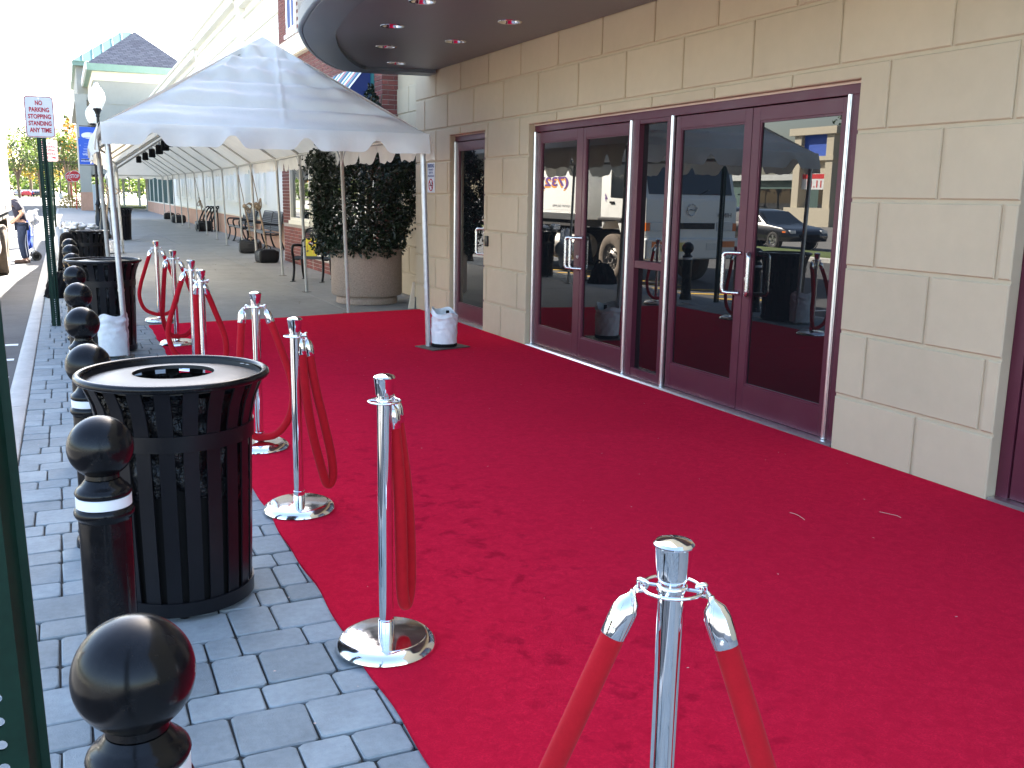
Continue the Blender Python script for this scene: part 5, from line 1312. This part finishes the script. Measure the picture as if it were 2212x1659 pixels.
text('lettering', '(732)', 'purple_print', box, (0.0, 3.75, Z(1.925)), ux, uy, 1.36, 0.27, bold=0.03, lift=0.006, shear=0.0)
text('lettering', 'GVW 20,990', 'grey_print', box, (0.0, 3.40, Z(1.41)), ux, uy, 0.85, 0.065, bold=0.01, lift=0.004)
tb('stripe', (0.0, 5.6, Z(1.95)), (0.004, 7.7, Z(2.05)), 'purple_print', box)
# cab (cab-over): side profile extruded across
side = [(0.02, Z(0.50)), (0.0, Z(0.95)), (0.02, Z(1.60)), (0.10, Z(1.72)), (0.36, Z(2.52)), (0.50, Z(2.64)), (1.62, Z(2.66)), (1.70, Z(2.55)), (1.72, Z(1.22)), (1.66, Z(1.18)), (1.64, Z(0.95)), (1.52, Z(1.10)), (1.26, Z(1.20)), (1.0, Z(1.10)), (0.86, Z(0.88)), (0.80, Z(0.50))]
mb = MB(); mb.prism(side, 'x', -2.30, -0.06); cabo = mb.build('cab', 'truck_white', tk, smooth=25, bev=0.03, seg=2)
mb = MB(); mb.prism([(0.125, Z(1.70)), (0.375, Z(2.48)), (0.325, Z(2.48)), (0.072, Z(1.70))], 'x', -2.20, -0.16); mb.build('windscreen', 'car_glass', cabo)
for x in (-0.062, -2.306):
    mb = MB(); mb.prism([(0.36, Z(1.70)), (0.56, Z(2.38)), (1.30, Z(2.42)), (1.30, Z(1.62)), (0.75, Z(1.60)), (0.66, Z(1.70))], 'x', x, x+0.008); mb.build('side_window', 'car_glass', cabo, smooth=0)
dr = tb('cab_door', (-0.062, 0.34, Z(1.22)), (-0.055, 1.36, Z(1.60)), 'truck_white', cabo)
tb('door_handle', (-0.055, 1.14, Z(1.50)), (-0.03, 1.30, Z(1.54)), 'black_matte', dr)
text('lettering', '4', 'purple_print', cabo, (-0.052, 1.48, Z(1.62)), ux, uy, 0.10, 0.17, shear=0.2)
for x in (-0.3, -2.06):
    pass
tb('grille', (-1.75, -0.012, Z(1.02)), (-0.62, 0.02, Z(1.14)), 'truck_frame', cabo)
for a, b in ((-0.56, -0.16), (-2.2, -1.8)):
    tb('headlamp', (a, -0.014, Z(0.98)), (b, 0.03, Z(1.16)), 'lens_clear', cabo, bev=0.01)
    tb('corner_lamp', (a if a < -1 else b+0.01, -0.008, Z(0.98)), ((a-0.09) if a < -1 else b+0.1, 0.06, Z(1.14)), 'lens_orange', cabo)
bp = tb('bumper', (-2.34, -0.10, Z(0.42)), (-0.02, 0.14, Z(0.84)), 'truck_white', bev=0.03, )
for a, b in ((-0.45, -0.15), (-2.2, -1.9)): tb('indicator', (a, -0.108, Z(0.66)), (b, -0.095, Z(0.78)), 'lens_orange', bp)
tb('number_plate', (-1.05, -0.112, Z(0.58)), (-0.72, -0.10, Z(0.76)), 'plate_yellow', bp)
tb('fog_lamp', (-1.75, -0.108, Z(0.60)), (-1.5, -0.095, Z(0.74)), 'lens_clear', bp)
text('lettering', 'HINO', 'grey_print', cabo, (-1.98, -0.002, Z(1.30)), (1, 0, 0), (0, 0, 1), 0.34, 0.09, bold=0.03, lift=0.012)
mb = MB(); mb.ring((-1.18, -0.012, Z(1.40)), 0.11, 0.010, 28, 6, (0, 1, 0)); mb.tube([(-1.30, -0.012, Z(1.44)), (-1.22, -0.012, Z(1.39)), (-1.14, -0.012, Z(1.41)), (-1.06, -0.012, Z(1.36))], 0.012, 6); mb.build('round_emblem', 'steel', cabo)
for s_, x in ((1, 0.10), (-1, -2.52)):
    mb = MB(); mb.tube([(x-0.14*s_, 0.25, Z(2.45)), (x, 0.05, Z(2.42)), (x, 0.02, Z(1.75)), (x-0.14*s_, 0.12, Z(1.72))], 0.014, 6); mb.build('mirror_arm', 'truck_frame', cabo)
    tb('mirror', (x-0.09, 0.0, Z(1.85)), (x+0.09, 0.06, Z(2.30)), 'truck_frame', cabo, bev=0.02)
for k in range(2):
    mb = MB(); mb.tube([(-0.5-k*0.9, 0.06, Z(1.70)), (-0.9-k*0.9, 0.15, Z(1.86)), (-1.1-k*0.9, 0.20, Z(2.0))], 0.012, 6); mb.build('wiper', 'truck_frame', cabo)
tb('step', (-0.30, 0.15, Z(0.50)), (-0.06, 0.78, Z(0.58)), 'truck_frame'); tb('wheel_arch', (-0.10, 0.78, Z(1.14)), (-0.02, 1.75, Z(1.22)), 'truck_frame', bev=0.02)
mb = MB(); mb.cyl((-0.36, 2.85, Z(0.52)), (-0.36, 4.15, Z(0.52)), 0.32, n=24); mb.build('fuel_tank', 'rim_grey', tk, smooth=40, bev=0.02)
tb('battery_box', (-0.55, 4.5, Z(0.35)), (-0.1, 5.0, Z(0.9)), 'truck_frame', bev=0.02)
wheel(tk, -0.08, 1.28, 0.50, 0.26); wheel(tk, -2.26, 1.28, 0.50, 0.26, sgn=-1)
wheel(tk, -0.03, 5.75, 0.50, 0.27); wheel(tk, -2.36, 5.75, 0.50, 0.27, sgn=-1)
for x in (-0.31,): wheel(tk, x, 5.75, 0.50, 0.25)
tb('mud_flap', (-0.58, 6.42, Z(0.15)), (-0.02, 6.44, Z(0.95)), 'truck_frame')
tb('tail_lift', (-2.3, 7.96, Z(0.35)), (-0.1, 8.06, Z(1.10)), 'truck_frame'); tb('rear_step', (-2.3, 7.7, Z(0.42)), (-0.1, 7.94, Z(0.52)), 'wood_pallet')
tb('side_guard', (-0.10, 6.55, Z(0.52)), (-0.04, 7.6, Z(0.62)), 'wood_pallet'); tb('side_guard', (-0.10, 6.55, Z(0.78)), (-0.04, 7.6, Z(0.9)), 'wood_pallet')
for y in (6.7, 7.1, 7.5): tb('side_guard', (-0.14, y, Z(0.5)), (-0.101, y+0.1, Z(1.1)), 'wood_pallet')

# ================================================================== cars
def car(label, loc, rz, paint, detail=True, group='parked cars'):
    """front towards -y locally"""
    t = thing('parked_car', label, 'car', loc, rz, group)
    prof = [(-2.25, 0.32), (-2.32, 0.50), (-2.25, 0.68), (-1.9, 0.80), (-1.05, 0.90), (-0.35, 1.32), (0.1, 1.42), (0.7, 1.42), (1.35, 1.22), (1.75, 1.02), (2.2, 0.98), (2.33, 0.80), (2.30, 0.45), (2.2, 0.30)]
    n_ = len(prof); mb = MB(); secs = ((-0.88, 0.90), (-0.80, 1.0), (0.80, 1.0), (0.88, 0.90))
    def wy(z): return 1.0 if z < 0.95 else 1-(z-0.95)*0.42
    vs = []
    for sx, k in ((-0.90, 0.93), (-0.82, 1.0), (-0.4, 1.015), (0.4, 1.015), (0.82, 1.0), (0.90, 0.93)):
        for y, z in prof: vs.append((sx*wy(z), y*(0.985 if k < 0.95 else 1.0), 0.32+(z-0.32)*(k if z > 0.9 else 1.0)))
    fs = [(i*n_+j, i*n_+j+1, (i+1)*n_+j+1, (i+1)*n_+j) for i in range(5) for j in range(n_-1)]
    fs += [tuple(range(n_)), tuple(range(5*n_, 6*n_))]+[(i*n_+n_-1, i*n_, (i+1)*n_, (i+1)*n_+n_-1) for i in range(5)]
    mb.add(vs, fs); body = mb.build('body', paint, t, smooth=45, bev=0.02 if detail else 0)
    for s_ in (-1, 1):
        x = s_*0.765
        mb = MB(); mb.add([(s_*0.885, -0.80, 0.955), (s_*0.80, -0.30, 1.27), (s_*0.775, 0.12, 1.345), (s_*0.775, 0.65, 1.345), (s_*0.82, 1.25, 1.18), (s_*0.885, 1.55, 0.985)], [(0, 1, 2, 3, 4, 5)]); mb.v = [(p[0]*1.012, p[1], p[2]) for p in mb.v]; mb.build('side_window', 'car_glass', body, smooth=0)
    mb = MB(); mb.add([(-0.76, -1.06, 0.925), (0.76, -1.06, 0.925), (0.64, -0.36, 1.345), (-0.64, -0.36, 1.345)], [(0, 1, 2, 3)]); mb.add([(-0.62, 0.80, 1.42), (0.62, 0.80, 1.42), (0.74, 1.60, 1.135), (-0.74, 1.60, 1.135)], [(0, 1, 2, 3)]); mb.v = [(p[0], p[1], p[2]+0.012) for p in mb.v]; mb.build('windscreen', 'car_glass', body, smooth=0)
    for s_ in (-1, 1):
        mb = MB(); mb.box((s_*0.58, -2.285, 0.60), (s_*0.84, -2.10, 0.72)); mb.build('headlight', 'lens_clear', body, smooth=30, bev=0.02)
        mb = MB(); mb.box((s_*0.80, -2.10, 0.62), (s_*0.905, -1.90, 0.69)); mb.build('side_lamp', 'lens_orange', body, smooth=30, bev=0.01)
        mb = MB(); mb.box((s_*0.58, 2.24, 0.68), (s_*0.86, 2.34, 0.84)); mb.build('tail_light', 'lens_red', body, smooth=30, bev=0.02)
    mb = MB(); mb.box((-0.45, -2.335, 0.46), (0.45, -2.30, 0.58)); mb.build('grille', 'black_matte', body)
    for s_ in (-1, 1):
        for y in (-1.42, 1.38):
            w_ = wheel(t, s_*0.90, y, 0.33, 0.21, rim='rim_alloy', tyre='tyre', nuts=5, sgn=s_)
            mb = MB()
            for k in range(5):
                a = 2*math.pi*k/5; mb.prism([(-0.035, 0.04), (0.035, 0.04), (0.05, 0.2), (-0.05, 0.2)], 'x', -0.01*s_, 0.004*s_)
                o_ = len(mb.v)-8
                for i in range(o_, len(mb.v)):
                    px, py, pz = mb.v[i]; mb.v[i] = (px, py*math.cos(a)-pz*math.sin(a), py*math.sin(a)+pz*math.cos(a))
            mb.build('spokes', 'rim_alloy', w_, smooth=0)
            mb = MB(); mb.lathe([(0.335, 0.0), (0.375, 0.0)], 30, caps=False); mb.v = [(0.905*s_*1.0-s_*0.9, p[0], p[1]) for p in mb.v]; mb.build('arch_shadow_liner', 'black_matte', w_, smooth=0)
    return t
c0 = car('black sedan parked across the road, mirrored in the right-hand door glass', (-14.9, 29.4, RZ), 0.0, 'car_black')
dup(c0, (-19.3, 36.5, RZ), 'black car behind the sedan in the mirrored parking row', 0.05)
c1 = car('white car parked next to the sedan, mirrored in the right-hand door glass', (-18.2, 23.6, RZ), 0.0, 'car_white')
far = [('white van-like car at the left end of the far parking row', -9.9, 222, 'car_white'), ('silver car second from the left in the far parking row', -8.2, 224, 'car_silver'), ('red car in the middle of the far parking row', -6.6, 222, 'car_red'), ('dark blue car in the far parking row', -5.7, 228, 'car_blue'), ('black car right of the blue one in the far parking row', -4.6, 223, 'car_black'), ('pale car partly behind the no parking post in the far parking row', -2.3, 226, 'car_silver')]
for lab, x, y, p_ in far: car(lab, (x, y, RZ), R_(180), p_, False, 'cars in the far parking row')

# ================================================================== person loading by the truck
pe = thing('person', 'person in a dark t-shirt and blue jeans standing stooped beside the rear of the truck', 'person', (-0.93, 25.3, RZ), R_(0))
def skin_mesh(nm, verts, edges, radii, material, parent, root=0, sub=2):
    me = bpy.data.meshes.new(nm); me.from_pydata(verts, edges, []); o = bpy.data.objects.new(nm, me); COL.objects.link(o)
    md = o.modifiers.new('s', 'SKIN'); md.use_smooth_shade = True
    if not me.skin_vertices: 
        bm = bmesh.new(); bm.from_mesh(me); bm.verts.layers.skin.verify(); bm.to_mesh(me); bm.free()
    sv = me.skin_vertices[0].data
    for i, r in enumerate(radii): sv[i].radius = r if isinstance(r, tuple) else (r, r); sv[i].use_root = (i == root)
    s2 = o.modifiers.new('u', 'SUBSURF'); s2.levels = sub; s2.render_levels = sub
    dg = bpy.context.evaluated_depsgraph_get(); dg.update()
    m2 = bpy.data.meshes.new_from_object(o.evaluated_get(dg)); bpy.data.objects.remove(o)
    m2.materials.clear(); m2.materials.append(M[material])
    for p in m2.polygons: p.use_smooth = True
    ob = bpy.data.objects.new(nm, m2); COL.objects.link(ob); ob.parent = parent; return ob
# facing -x (towards the truck); stooped forward
V = [(0.02, 0, 0.93), (0.0, 0, 1.05), (-0.02, 0, 1.22), (-0.08, 0, 1.40), (-0.13, 0, 1.50), (-0.20, 0, 1.57), (-0.23, 0, 1.66), (-0.23, 0, 1.72),
     (0.02, -0.10, 0.88), (-0.01, -0.11, 0.48), (0.04, -0.11, 0.09), (-0.10, -0.12, 0.04), (0.02, 0.10, 0.88), (0.03, 0.12, 0.48), (0.08, 0.12, 0.09), (-0.06, 0.13, 0.04),
     (-0.08, -0.19, 1.40), (0.06, -0.24, 1.15), (-0.13, -0.20, 0.96), (-0.19, -0.18, 0.91), (-0.08, 0.19, 1.40), (0.02, 0.24, 1.14), (-0.18, 0.18, 0.97), (-0.24, 0.16, 0.92)]
E_ = [(0, 1), (1, 2), (2, 3), (3, 4), (4, 5), (5, 6), (6, 7), (0, 8), (8, 9), (9, 10), (10, 11), (0, 12), (12, 13), (13, 14), (14, 15), (3, 16), (16, 17), (17, 18), (18, 19), (3, 20), (20, 21), (21, 22), (22, 23)]
Rr = [(0.14, 0.12), (0.15, 0.12), (0.16, 0.12), (0.15, 0.11), (0.07, 0.07), (0.06, 0.06), (0.095, 0.085), (0.075, 0.07), 0.095, 0.065, 0.045, 0.04, 0.095, 0.065, 0.045, 0.04, 0.07, 0.048, 0.034, 0.03, 0.07, 0.048, 0.034, 0.03]
body = skin_mesh('body', V, E_, Rr, 'skin', pe)
# clothes: shirt and trousers as slightly larger skins
skin_mesh('t_shirt', [(0.02, 0, 0.92), (0.01, 0, 1.05), (-0.02, 0, 1.22), (-0.08, 0, 1.40), (-0.11, 0, 1.47), (-0.08, -0.19, 1.41), (0.035, -0.235, 1.20), (-0.08, 0.19, 1.41), (0.0, 0.235, 1.18)], [(0, 1), (1, 2), (2, 3), (3, 4), (3, 5), (5, 6), (3, 7), (7, 8)], [(0.17, 0.14), (0.175, 0.14), (0.18, 0.135), (0.165, 0.125), (0.085, 0.08), 0.088, 0.072, 0.088, 0.072], 'shirt_navy', pe)
skin_mesh('jeans', [(0.02, 0, 0.95), (0.02, -0.10, 0.86), (-0.01, -0.11, 0.48), (0.04, -0.11, 0.10), (0.02, 0.10, 0.86), (0.03, 0.12, 0.48), (0.08, 0.12, 0.10)], [(0, 1), (1, 2), (2, 3), (0, 4), (4, 5), (5, 6)], [(0.15, 0.13), 0.115, 0.085, 0.07, 0.115, 0.085, 0.07], 'jeans', pe)
mb = MB(); crumple(mb, (-0.225, 0, 1.725), 0.098, 2, 1.05, 0.92, 0.75); mb.build('hair', 'hair_dark', pe, smooth=60, weld=True)
for y, x in ((-0.12, -0.02), (0.13, 0.02)):
    mb = MB(); mb.box((x-0.17, y-0.05, 0.0), (x+0.12, y+0.05, 0.09)); mb.build('shoe', 'shoe', pe, smooth=40, bev=0.03, seg=2)
for s_, hx, hy, hz in ((-1, -0.19, -0.18, 0.91), (1, -0.24, 0.16, 0.92)):
    V2 = [(hx, hy, hz)]; E2 = []; R2 = [0.03]
    for k in range(4):
        b = len(V2); V2 += [(hx-0.03, hy+(k-1.5)*0.018, hz-0.05), (hx-0.025, hy+(k-1.5)*0.019, hz-0.085), (hx-0.005, hy+(k-1.5)*0.019, hz-0.10)]
        E2 += [(0, b), (b, b+1), (b+1, b+2)]; R2 += [0.010, 0.009, 0.008]
    b = len(V2); V2 += [(hx-0.04, hy-s_*0.03, hz-0.02), (hx-0.055, hy-s_*0.035, hz-0.05)]; E2 += [(0, b), (b, b+1)]; R2 += [0.011, 0.009]
    skin_mesh('hand', V2, E2, R2, 'skin', pe, 0, 1)
ct = thing('hand_cart', 'upright hand cart with a white bag and a blue cloth behind the stooped person', 'hand cart', (-0.74, 26.4, RZ), 0.1)
for y in (-0.2, 0.2):
    mb = MB(); mb.tube(cr([(0.0, y, 0.12), (0.02, y, 0.6), (0.04, y, 1.08), (0.10, y, 1.20), (0.18, y, 1.22)], 4), 0.014, 8); mb.build('frame_tube', 'galv', ct, smooth=60)
    mb = MB(); mb.ring((0.05, y*1.2, 0.11), 0.085, 0.028, 20, 8, (0, 1, 0)); mb.build('wheel', 'tyre', ct, smooth=60)
for z in (0.25, 0.6, 0.95):
    mb = MB(); mb.cyl((0.01, -0.2, z), (0.01, 0.2, z), 0.011, n=8); mb.build('cross_bar', 'galv', ct)
mb = MB(); mb.box((-0.22, -0.2, 0.06), (0.0, 0.2, 0.075)); mb.build('toe_plate', 'galv', ct)
mb = MB(); crumple(mb, (0.04, -0.1, 1.02), 0.16, 5, 0.8, 0.9, 1.0); mb.build('white_bag', 'plastic_white', ct, smooth=60, weld=True)
mb = MB(); crumple(mb, (-0.10, -0.02, 0.62), 0.26, 9, 0.35, 0.7, 1.2); mb.build('blue_cloth', 'blue_cloth', ct, smooth=60, weld=True)
mb = MB(); mb.box((-0.02, -0.26, 0.0), (0.10, -0.14, 0.16)); o = mb.build('pump_foot', 'black_matte', ct, smooth=30, bev=0.02)
# ================================================================== trees
def tree(label, loc, H, Rr_, lm, seed, n=1500, leaf=0.55, conifer=False, bare=0.0, group='trees beyond the parking lot'):
    t = thing('tree', label, 'tree', loc, 0, group); rr = random.Random(seed)
    mb = MB(); th = H*(0.38 if not conifer else 0.9)
    mb.tube(cr([(0, 0, 0), (rr.uniform(-.1, .1), 0, th*0.5), (rr.uniform(-.3, .3), rr.uniform(-.2, .2), th)], 4), [0.022*H*(1-0.5*i/8) if not conifer else 0.02*H*(1-0.9*i/8) for i in range(9)], 8)
    cl = []
    nb = 16 if not conifer else 26
    for k in range(nb):
        a = k*2.4+rr.uniform(-.4, .4)
        if conifer:
            f = k/nb; z = H*(0.18+0.8*f); L = Rr_*(1-f)*rr.uniform(0.75, 1.1)
            e = Vector((L*math.cos(a), L*math.sin(a), z-0.05*H*(1-f))); s0 = Vector((0, 0, z))
        else:
            f = rr.uniform(0.25, 1.0); z0 = th*rr.uniform(0.65, 1.0); L = Rr_*rr.uniform(0.45, 0.95)
            zz = th+ (H-th)*rr.uniform(0.05, 0.95); L *= math.sqrt(max(0.08, 1-((zz-th)/(H-th)*2-0.85)**2*0.75))
            e = Vector((L*math.cos(a), L*math.sin(a), zz)); s0 = Vector((0, 0, z0))
        mb.tube([s0, s0.lerp(e, 0.5)+Vector((0, 0, 0.06*H*(0 if conifer else 1))), e], [0.008*H, 0.005*H, 0.002*H], 5)
        cl.append((e, Rr_*(rr.uniform(0.30, 0.48) if not conifer else 0.30*(1-f)+0.1)))
        if conifer: cl.append((s0.lerp(e, 0.55), Rr_*0.25*(1-f)+0.1))
    mb.build('trunk', 'bark', t, smooth=60)
    pts = []
    for k in range(int(n*(1-bare))):
        c, r = rr.choice(cl); d = Vector((rr.gauss(0, 1), rr.gauss(0, 1), rr.gauss(0, 0.7))).normalized()*r*rr.uniform(0.3, 1.05)
        pts.append(c+d)
    mb = MB(); leaf_cloud(mb, pts, leaf, rr, 0.6, 0.3); mb.build('crown', lm, t, smooth=0)
    return t
TR = [(-11.5, 205, 9.5, 4.2, 'leaf_yellow', 0), (-7.0, 196, 11.5, 4.6, 'leaf_green', 0), (-3.6, 200, 10.5, 4.4, 'leaf_yellow', 0), (-2.2, 186, 12.0, 4.2, 'leaf_green', 0), (0.9, 172, 9.5, 3.6, 'leaf_green', 0), (3.2, 178, 12.5, 4.4, 'leaf_orange', 0), (1.6, 215, 16.5, 4.0, 'leaf_green', 1), (-6.2, 238, 17.5, 6.5, 'leaf_dark', 0), (-15.0, 225, 11, 5, 'leaf_orange', 0), (6.5, 196, 14, 5, 'leaf_yellow', 0)]
TL = ['yellow autumn tree at the left of the far lot', 'broad green tree behind the parked cars', 'yellow-green tree right of the broad green one', 'tall green tree directly behind the no parking post', 'small green tree left of the stop signs', 'orange tinged tree behind the stop signs', 'tall narrow conifer rising behind the second no parking sign', 'tall dark tree whose crown shows above the wires', 'orange tree at the far left behind the truck', 'yellow tree beside the far arcade']
for k, ((x, y, H, r, lm, cf), lab) in enumerate(zip(TR, TL)): tree(lab, (x, y, RZ), H, r, lm, 30+k, 1700, 0.5, bool(cf))
RT = [(-44, 84, 13, 5.5, 'leaf_dark', 'dark evergreen mirrored behind the tent roof'), (-48, 47, 14, 5.0, 'leaf_red', 'dark red autumn tree mirrored at the edge of the right-hand door'), (-56, 102, 15, 6.5, 'leaf_dark', 'dark tree farther along the mirrored road'), (-38, 66, 7, 3.2, 'leaf_orange', 'thin small tree mirrored in front of the pylon'), (-62, 70, 12, 6, 'leaf_dark', 'dark broad tree behind the pylon sign'), (-24, 150, 10, 4.6, 'leaf_orange', 'orange tree across the road mirrored in the shop window'), (-52, 128, 14, 7, 'leaf_green', 'green tree at the far end of the mirrored road')]
for k, (x, y, H, r, lm, lab) in enumerate(RT): tree(lab, (x, y, RZ), H, r, lm, 60+k, 1500, 0.5, False, 0.9 if 'thin' in lab else 0, 'trees across the road')
rr = random.Random(99); mb = MB()
leaf_cloud(mb, [(rr.uniform(-70, 25), rr.uniform(250, 285), abs(rr.gauss(0, 1))*2.6+rr.uniform(0, 3.5)) for _ in range(9000)], 1.1, rr, 0.7, 0.3)
stuff(mb.build('far_wood', 'leaf_green', smooth=0))
# ================================================================== pylon sign and low building across the road
py = thing('pylon_sign', 'beige pylon sign with a red 11.11 panel across the road, mirrored in the door', 'sign', (-40, 55, RZ), R_(0))
def pyb(nm, a, b, m_): mb = MB(); mb.box(a, b); return mb.build(nm, m_, py, smooth=0)
pyb('base', (-0.8, -2.4, 0), (0.8, 2.4, 1.3), 'pylon_beige'); pyb('column', (-0.5, -2.0, 1.3), (0.5, -1.3, 6.4), 'pylon_beige'); pyb('column', (-0.5, 1.3, 1.3), (0.5, 2.0, 6.4), 'pylon_beige'); pyb('cap', (-0.7, -2.4, 6.4), (0.7, 2.4, 6.9), 'pylon_beige'); pyb('shelf', (-0.6, -2.15, 4.6), (0.6, 2.15, 4.9), 'pylon_beige')
pyb('panel', (-0.2, -1.3, 2.6), (0.2, 1.3, 3.7), 'sign_white'); pyb('panel', (-0.2, -1.3, 3.7), (0.2, 1.3, 4.6), 'pylon_beige'); pyb('panel', (-0.2, -1.3, 4.9), (0.2, 1.3, 6.4), 'banner_blue'); pyb('red_header', (0.2, -1.25, 3.35), (0.21, 1.25, 3.68), 'stop_red')
text('lettering', '11.11', 'stop_red', py, (0.2, 0, 2.98), (0, 1, 0), (0, 0, 1), 1.5, 0.5, bold=0.02, lift=0.012)
sb_ = thing('low_store', 'long low dark store across the road behind the trees', 'building', (-70, 90, RZ))
mb = MB(); mb.box((-6, -60, 0), (0, 60, 4.2)); mb.build('wall', 'green_mullion', sb_, smooth=0); mb = MB(); mb.box((-6.5, -61, 4.2), (0.6, 61, 4.9)); mb.build('fascia', 'utility_grey', sb_, smooth=0)
for k in range(10): mb = MB(); mb.box((0.0, -55+k*11.5, 0.5), (0.05, -48+k*11.5, 3.2)); mb.build('window', 'window_glass', sb_, smooth=0)
# ================================================================== lot lamp post, wires
lp_ = thing('lot_lamp_post', 'tall slim parking lot lamp post on a grey concrete foot', 'lamp post', (-0.25, 183, RZ)); mb = MB(); mb.lathe([(0.32, 0), (0.32, 0.95), (0.0, 0.95)], 16); mb.build('concrete_foot', 'utility_grey', lp_); mb = MB(); mb.cyl((0, 0, 0.9), (0, 0, 9.3), 0.10, 0.06, 10); mb.build('pole', 'wire_black', lp_)
mb = MB(); mb.box((-0.5, -0.15, 9.25), (0.5, 0.15, 9.42)); mb.build('lamp_head', 'wire_black', lp_)
for k, (x, lab) in enumerate(((-34, 'wooden utility pole left of the view carrying the wires'), (36, 'wooden utility pole right of the view carrying the wires'))):
    t = thing('utility_pole', lab, 'utility pole', (x, 150, RZ), 0, 'utility poles'); mb = MB(); mb.cyl((0, 0, 0), (0, 0, 8.5), 0.16, 0.11, 10); mb.build('pole', 'wood_pole', t); mb = MB(); mb.box((-0.06, -1.0, 7.0), (0.06, 1.0, 7.15)); mb.build('crossarm', 'wood_pole', t)
for k, (z, sag) in enumerate(((7.1, 1.0), (6.6, 1.1), (6.3, 1.0))):
    mb = MB(); mb.tube([(-34+70*i/24, 150+0.3*k, RZ+z-sag*(1-((i-12)/12)**2)-0.006*i) for i in range(25)], 0.035 if k else 0.025, 5)
    tag(mb.build('overhead_wire', 'wire_black'), ('highest thin overhead wire crossing in front of the trees', 'middle overhead wire crossing in front of the trees', 'lowest overhead wire crossing in front of the trees')[k], 'wire', 'overhead wires')
rr = random.Random(41); mb = MB()
for _ in range(75):
    x, y = rr.uniform(0.9, 4.4), rr.uniform(1.6, 11.5); s = rr.uniform(0.0012, 0.0035); a = rr.uniform(0, 3.1)
    dx, dy = s*2.2*math.cos(a), s*2.2*math.sin(a)
    mb.add([(x-dx, y-dy, 0.0225), (x+dy*0.4, y-dx*0.4, 0.0235), (x+dx, y+dy, 0.0225), (x-dy*0.4, y+dx*0.4, 0.0235)], [(0, 1, 2, 3)])
for _ in range(50):
    x, y = rr.uniform(-0.3, 0.8), rr.uniform(1.8, 9.0); s = rr.uniform(0.002, 0.006); a = rr.uniform(0, 3.1)
    dx, dy = s*math.cos(a), s*math.sin(a)
    mb.add([(x-dx, y-dy, 0.0015), (x+dy, y-dx, 0.003), (x+dx, y+dy, 0.0015), (x-dy, y+dx, 0.003)], [(0, 1, 2, 3)])
stuff(mb.build('lint_and_grit', 'thread', smooth=0))
# stray leaves on the concrete
rr = random.Random(77)
mb = MB(); leaf_cloud(mb, [(rr.uniform(1.5, 4.4), rr.uniform(12.95, 24), 0.006) for _ in range(26)], 0.045, rr, 0.6, 8.0); stuff(mb.build('fallen_leaves', 'bark', smooth=0))
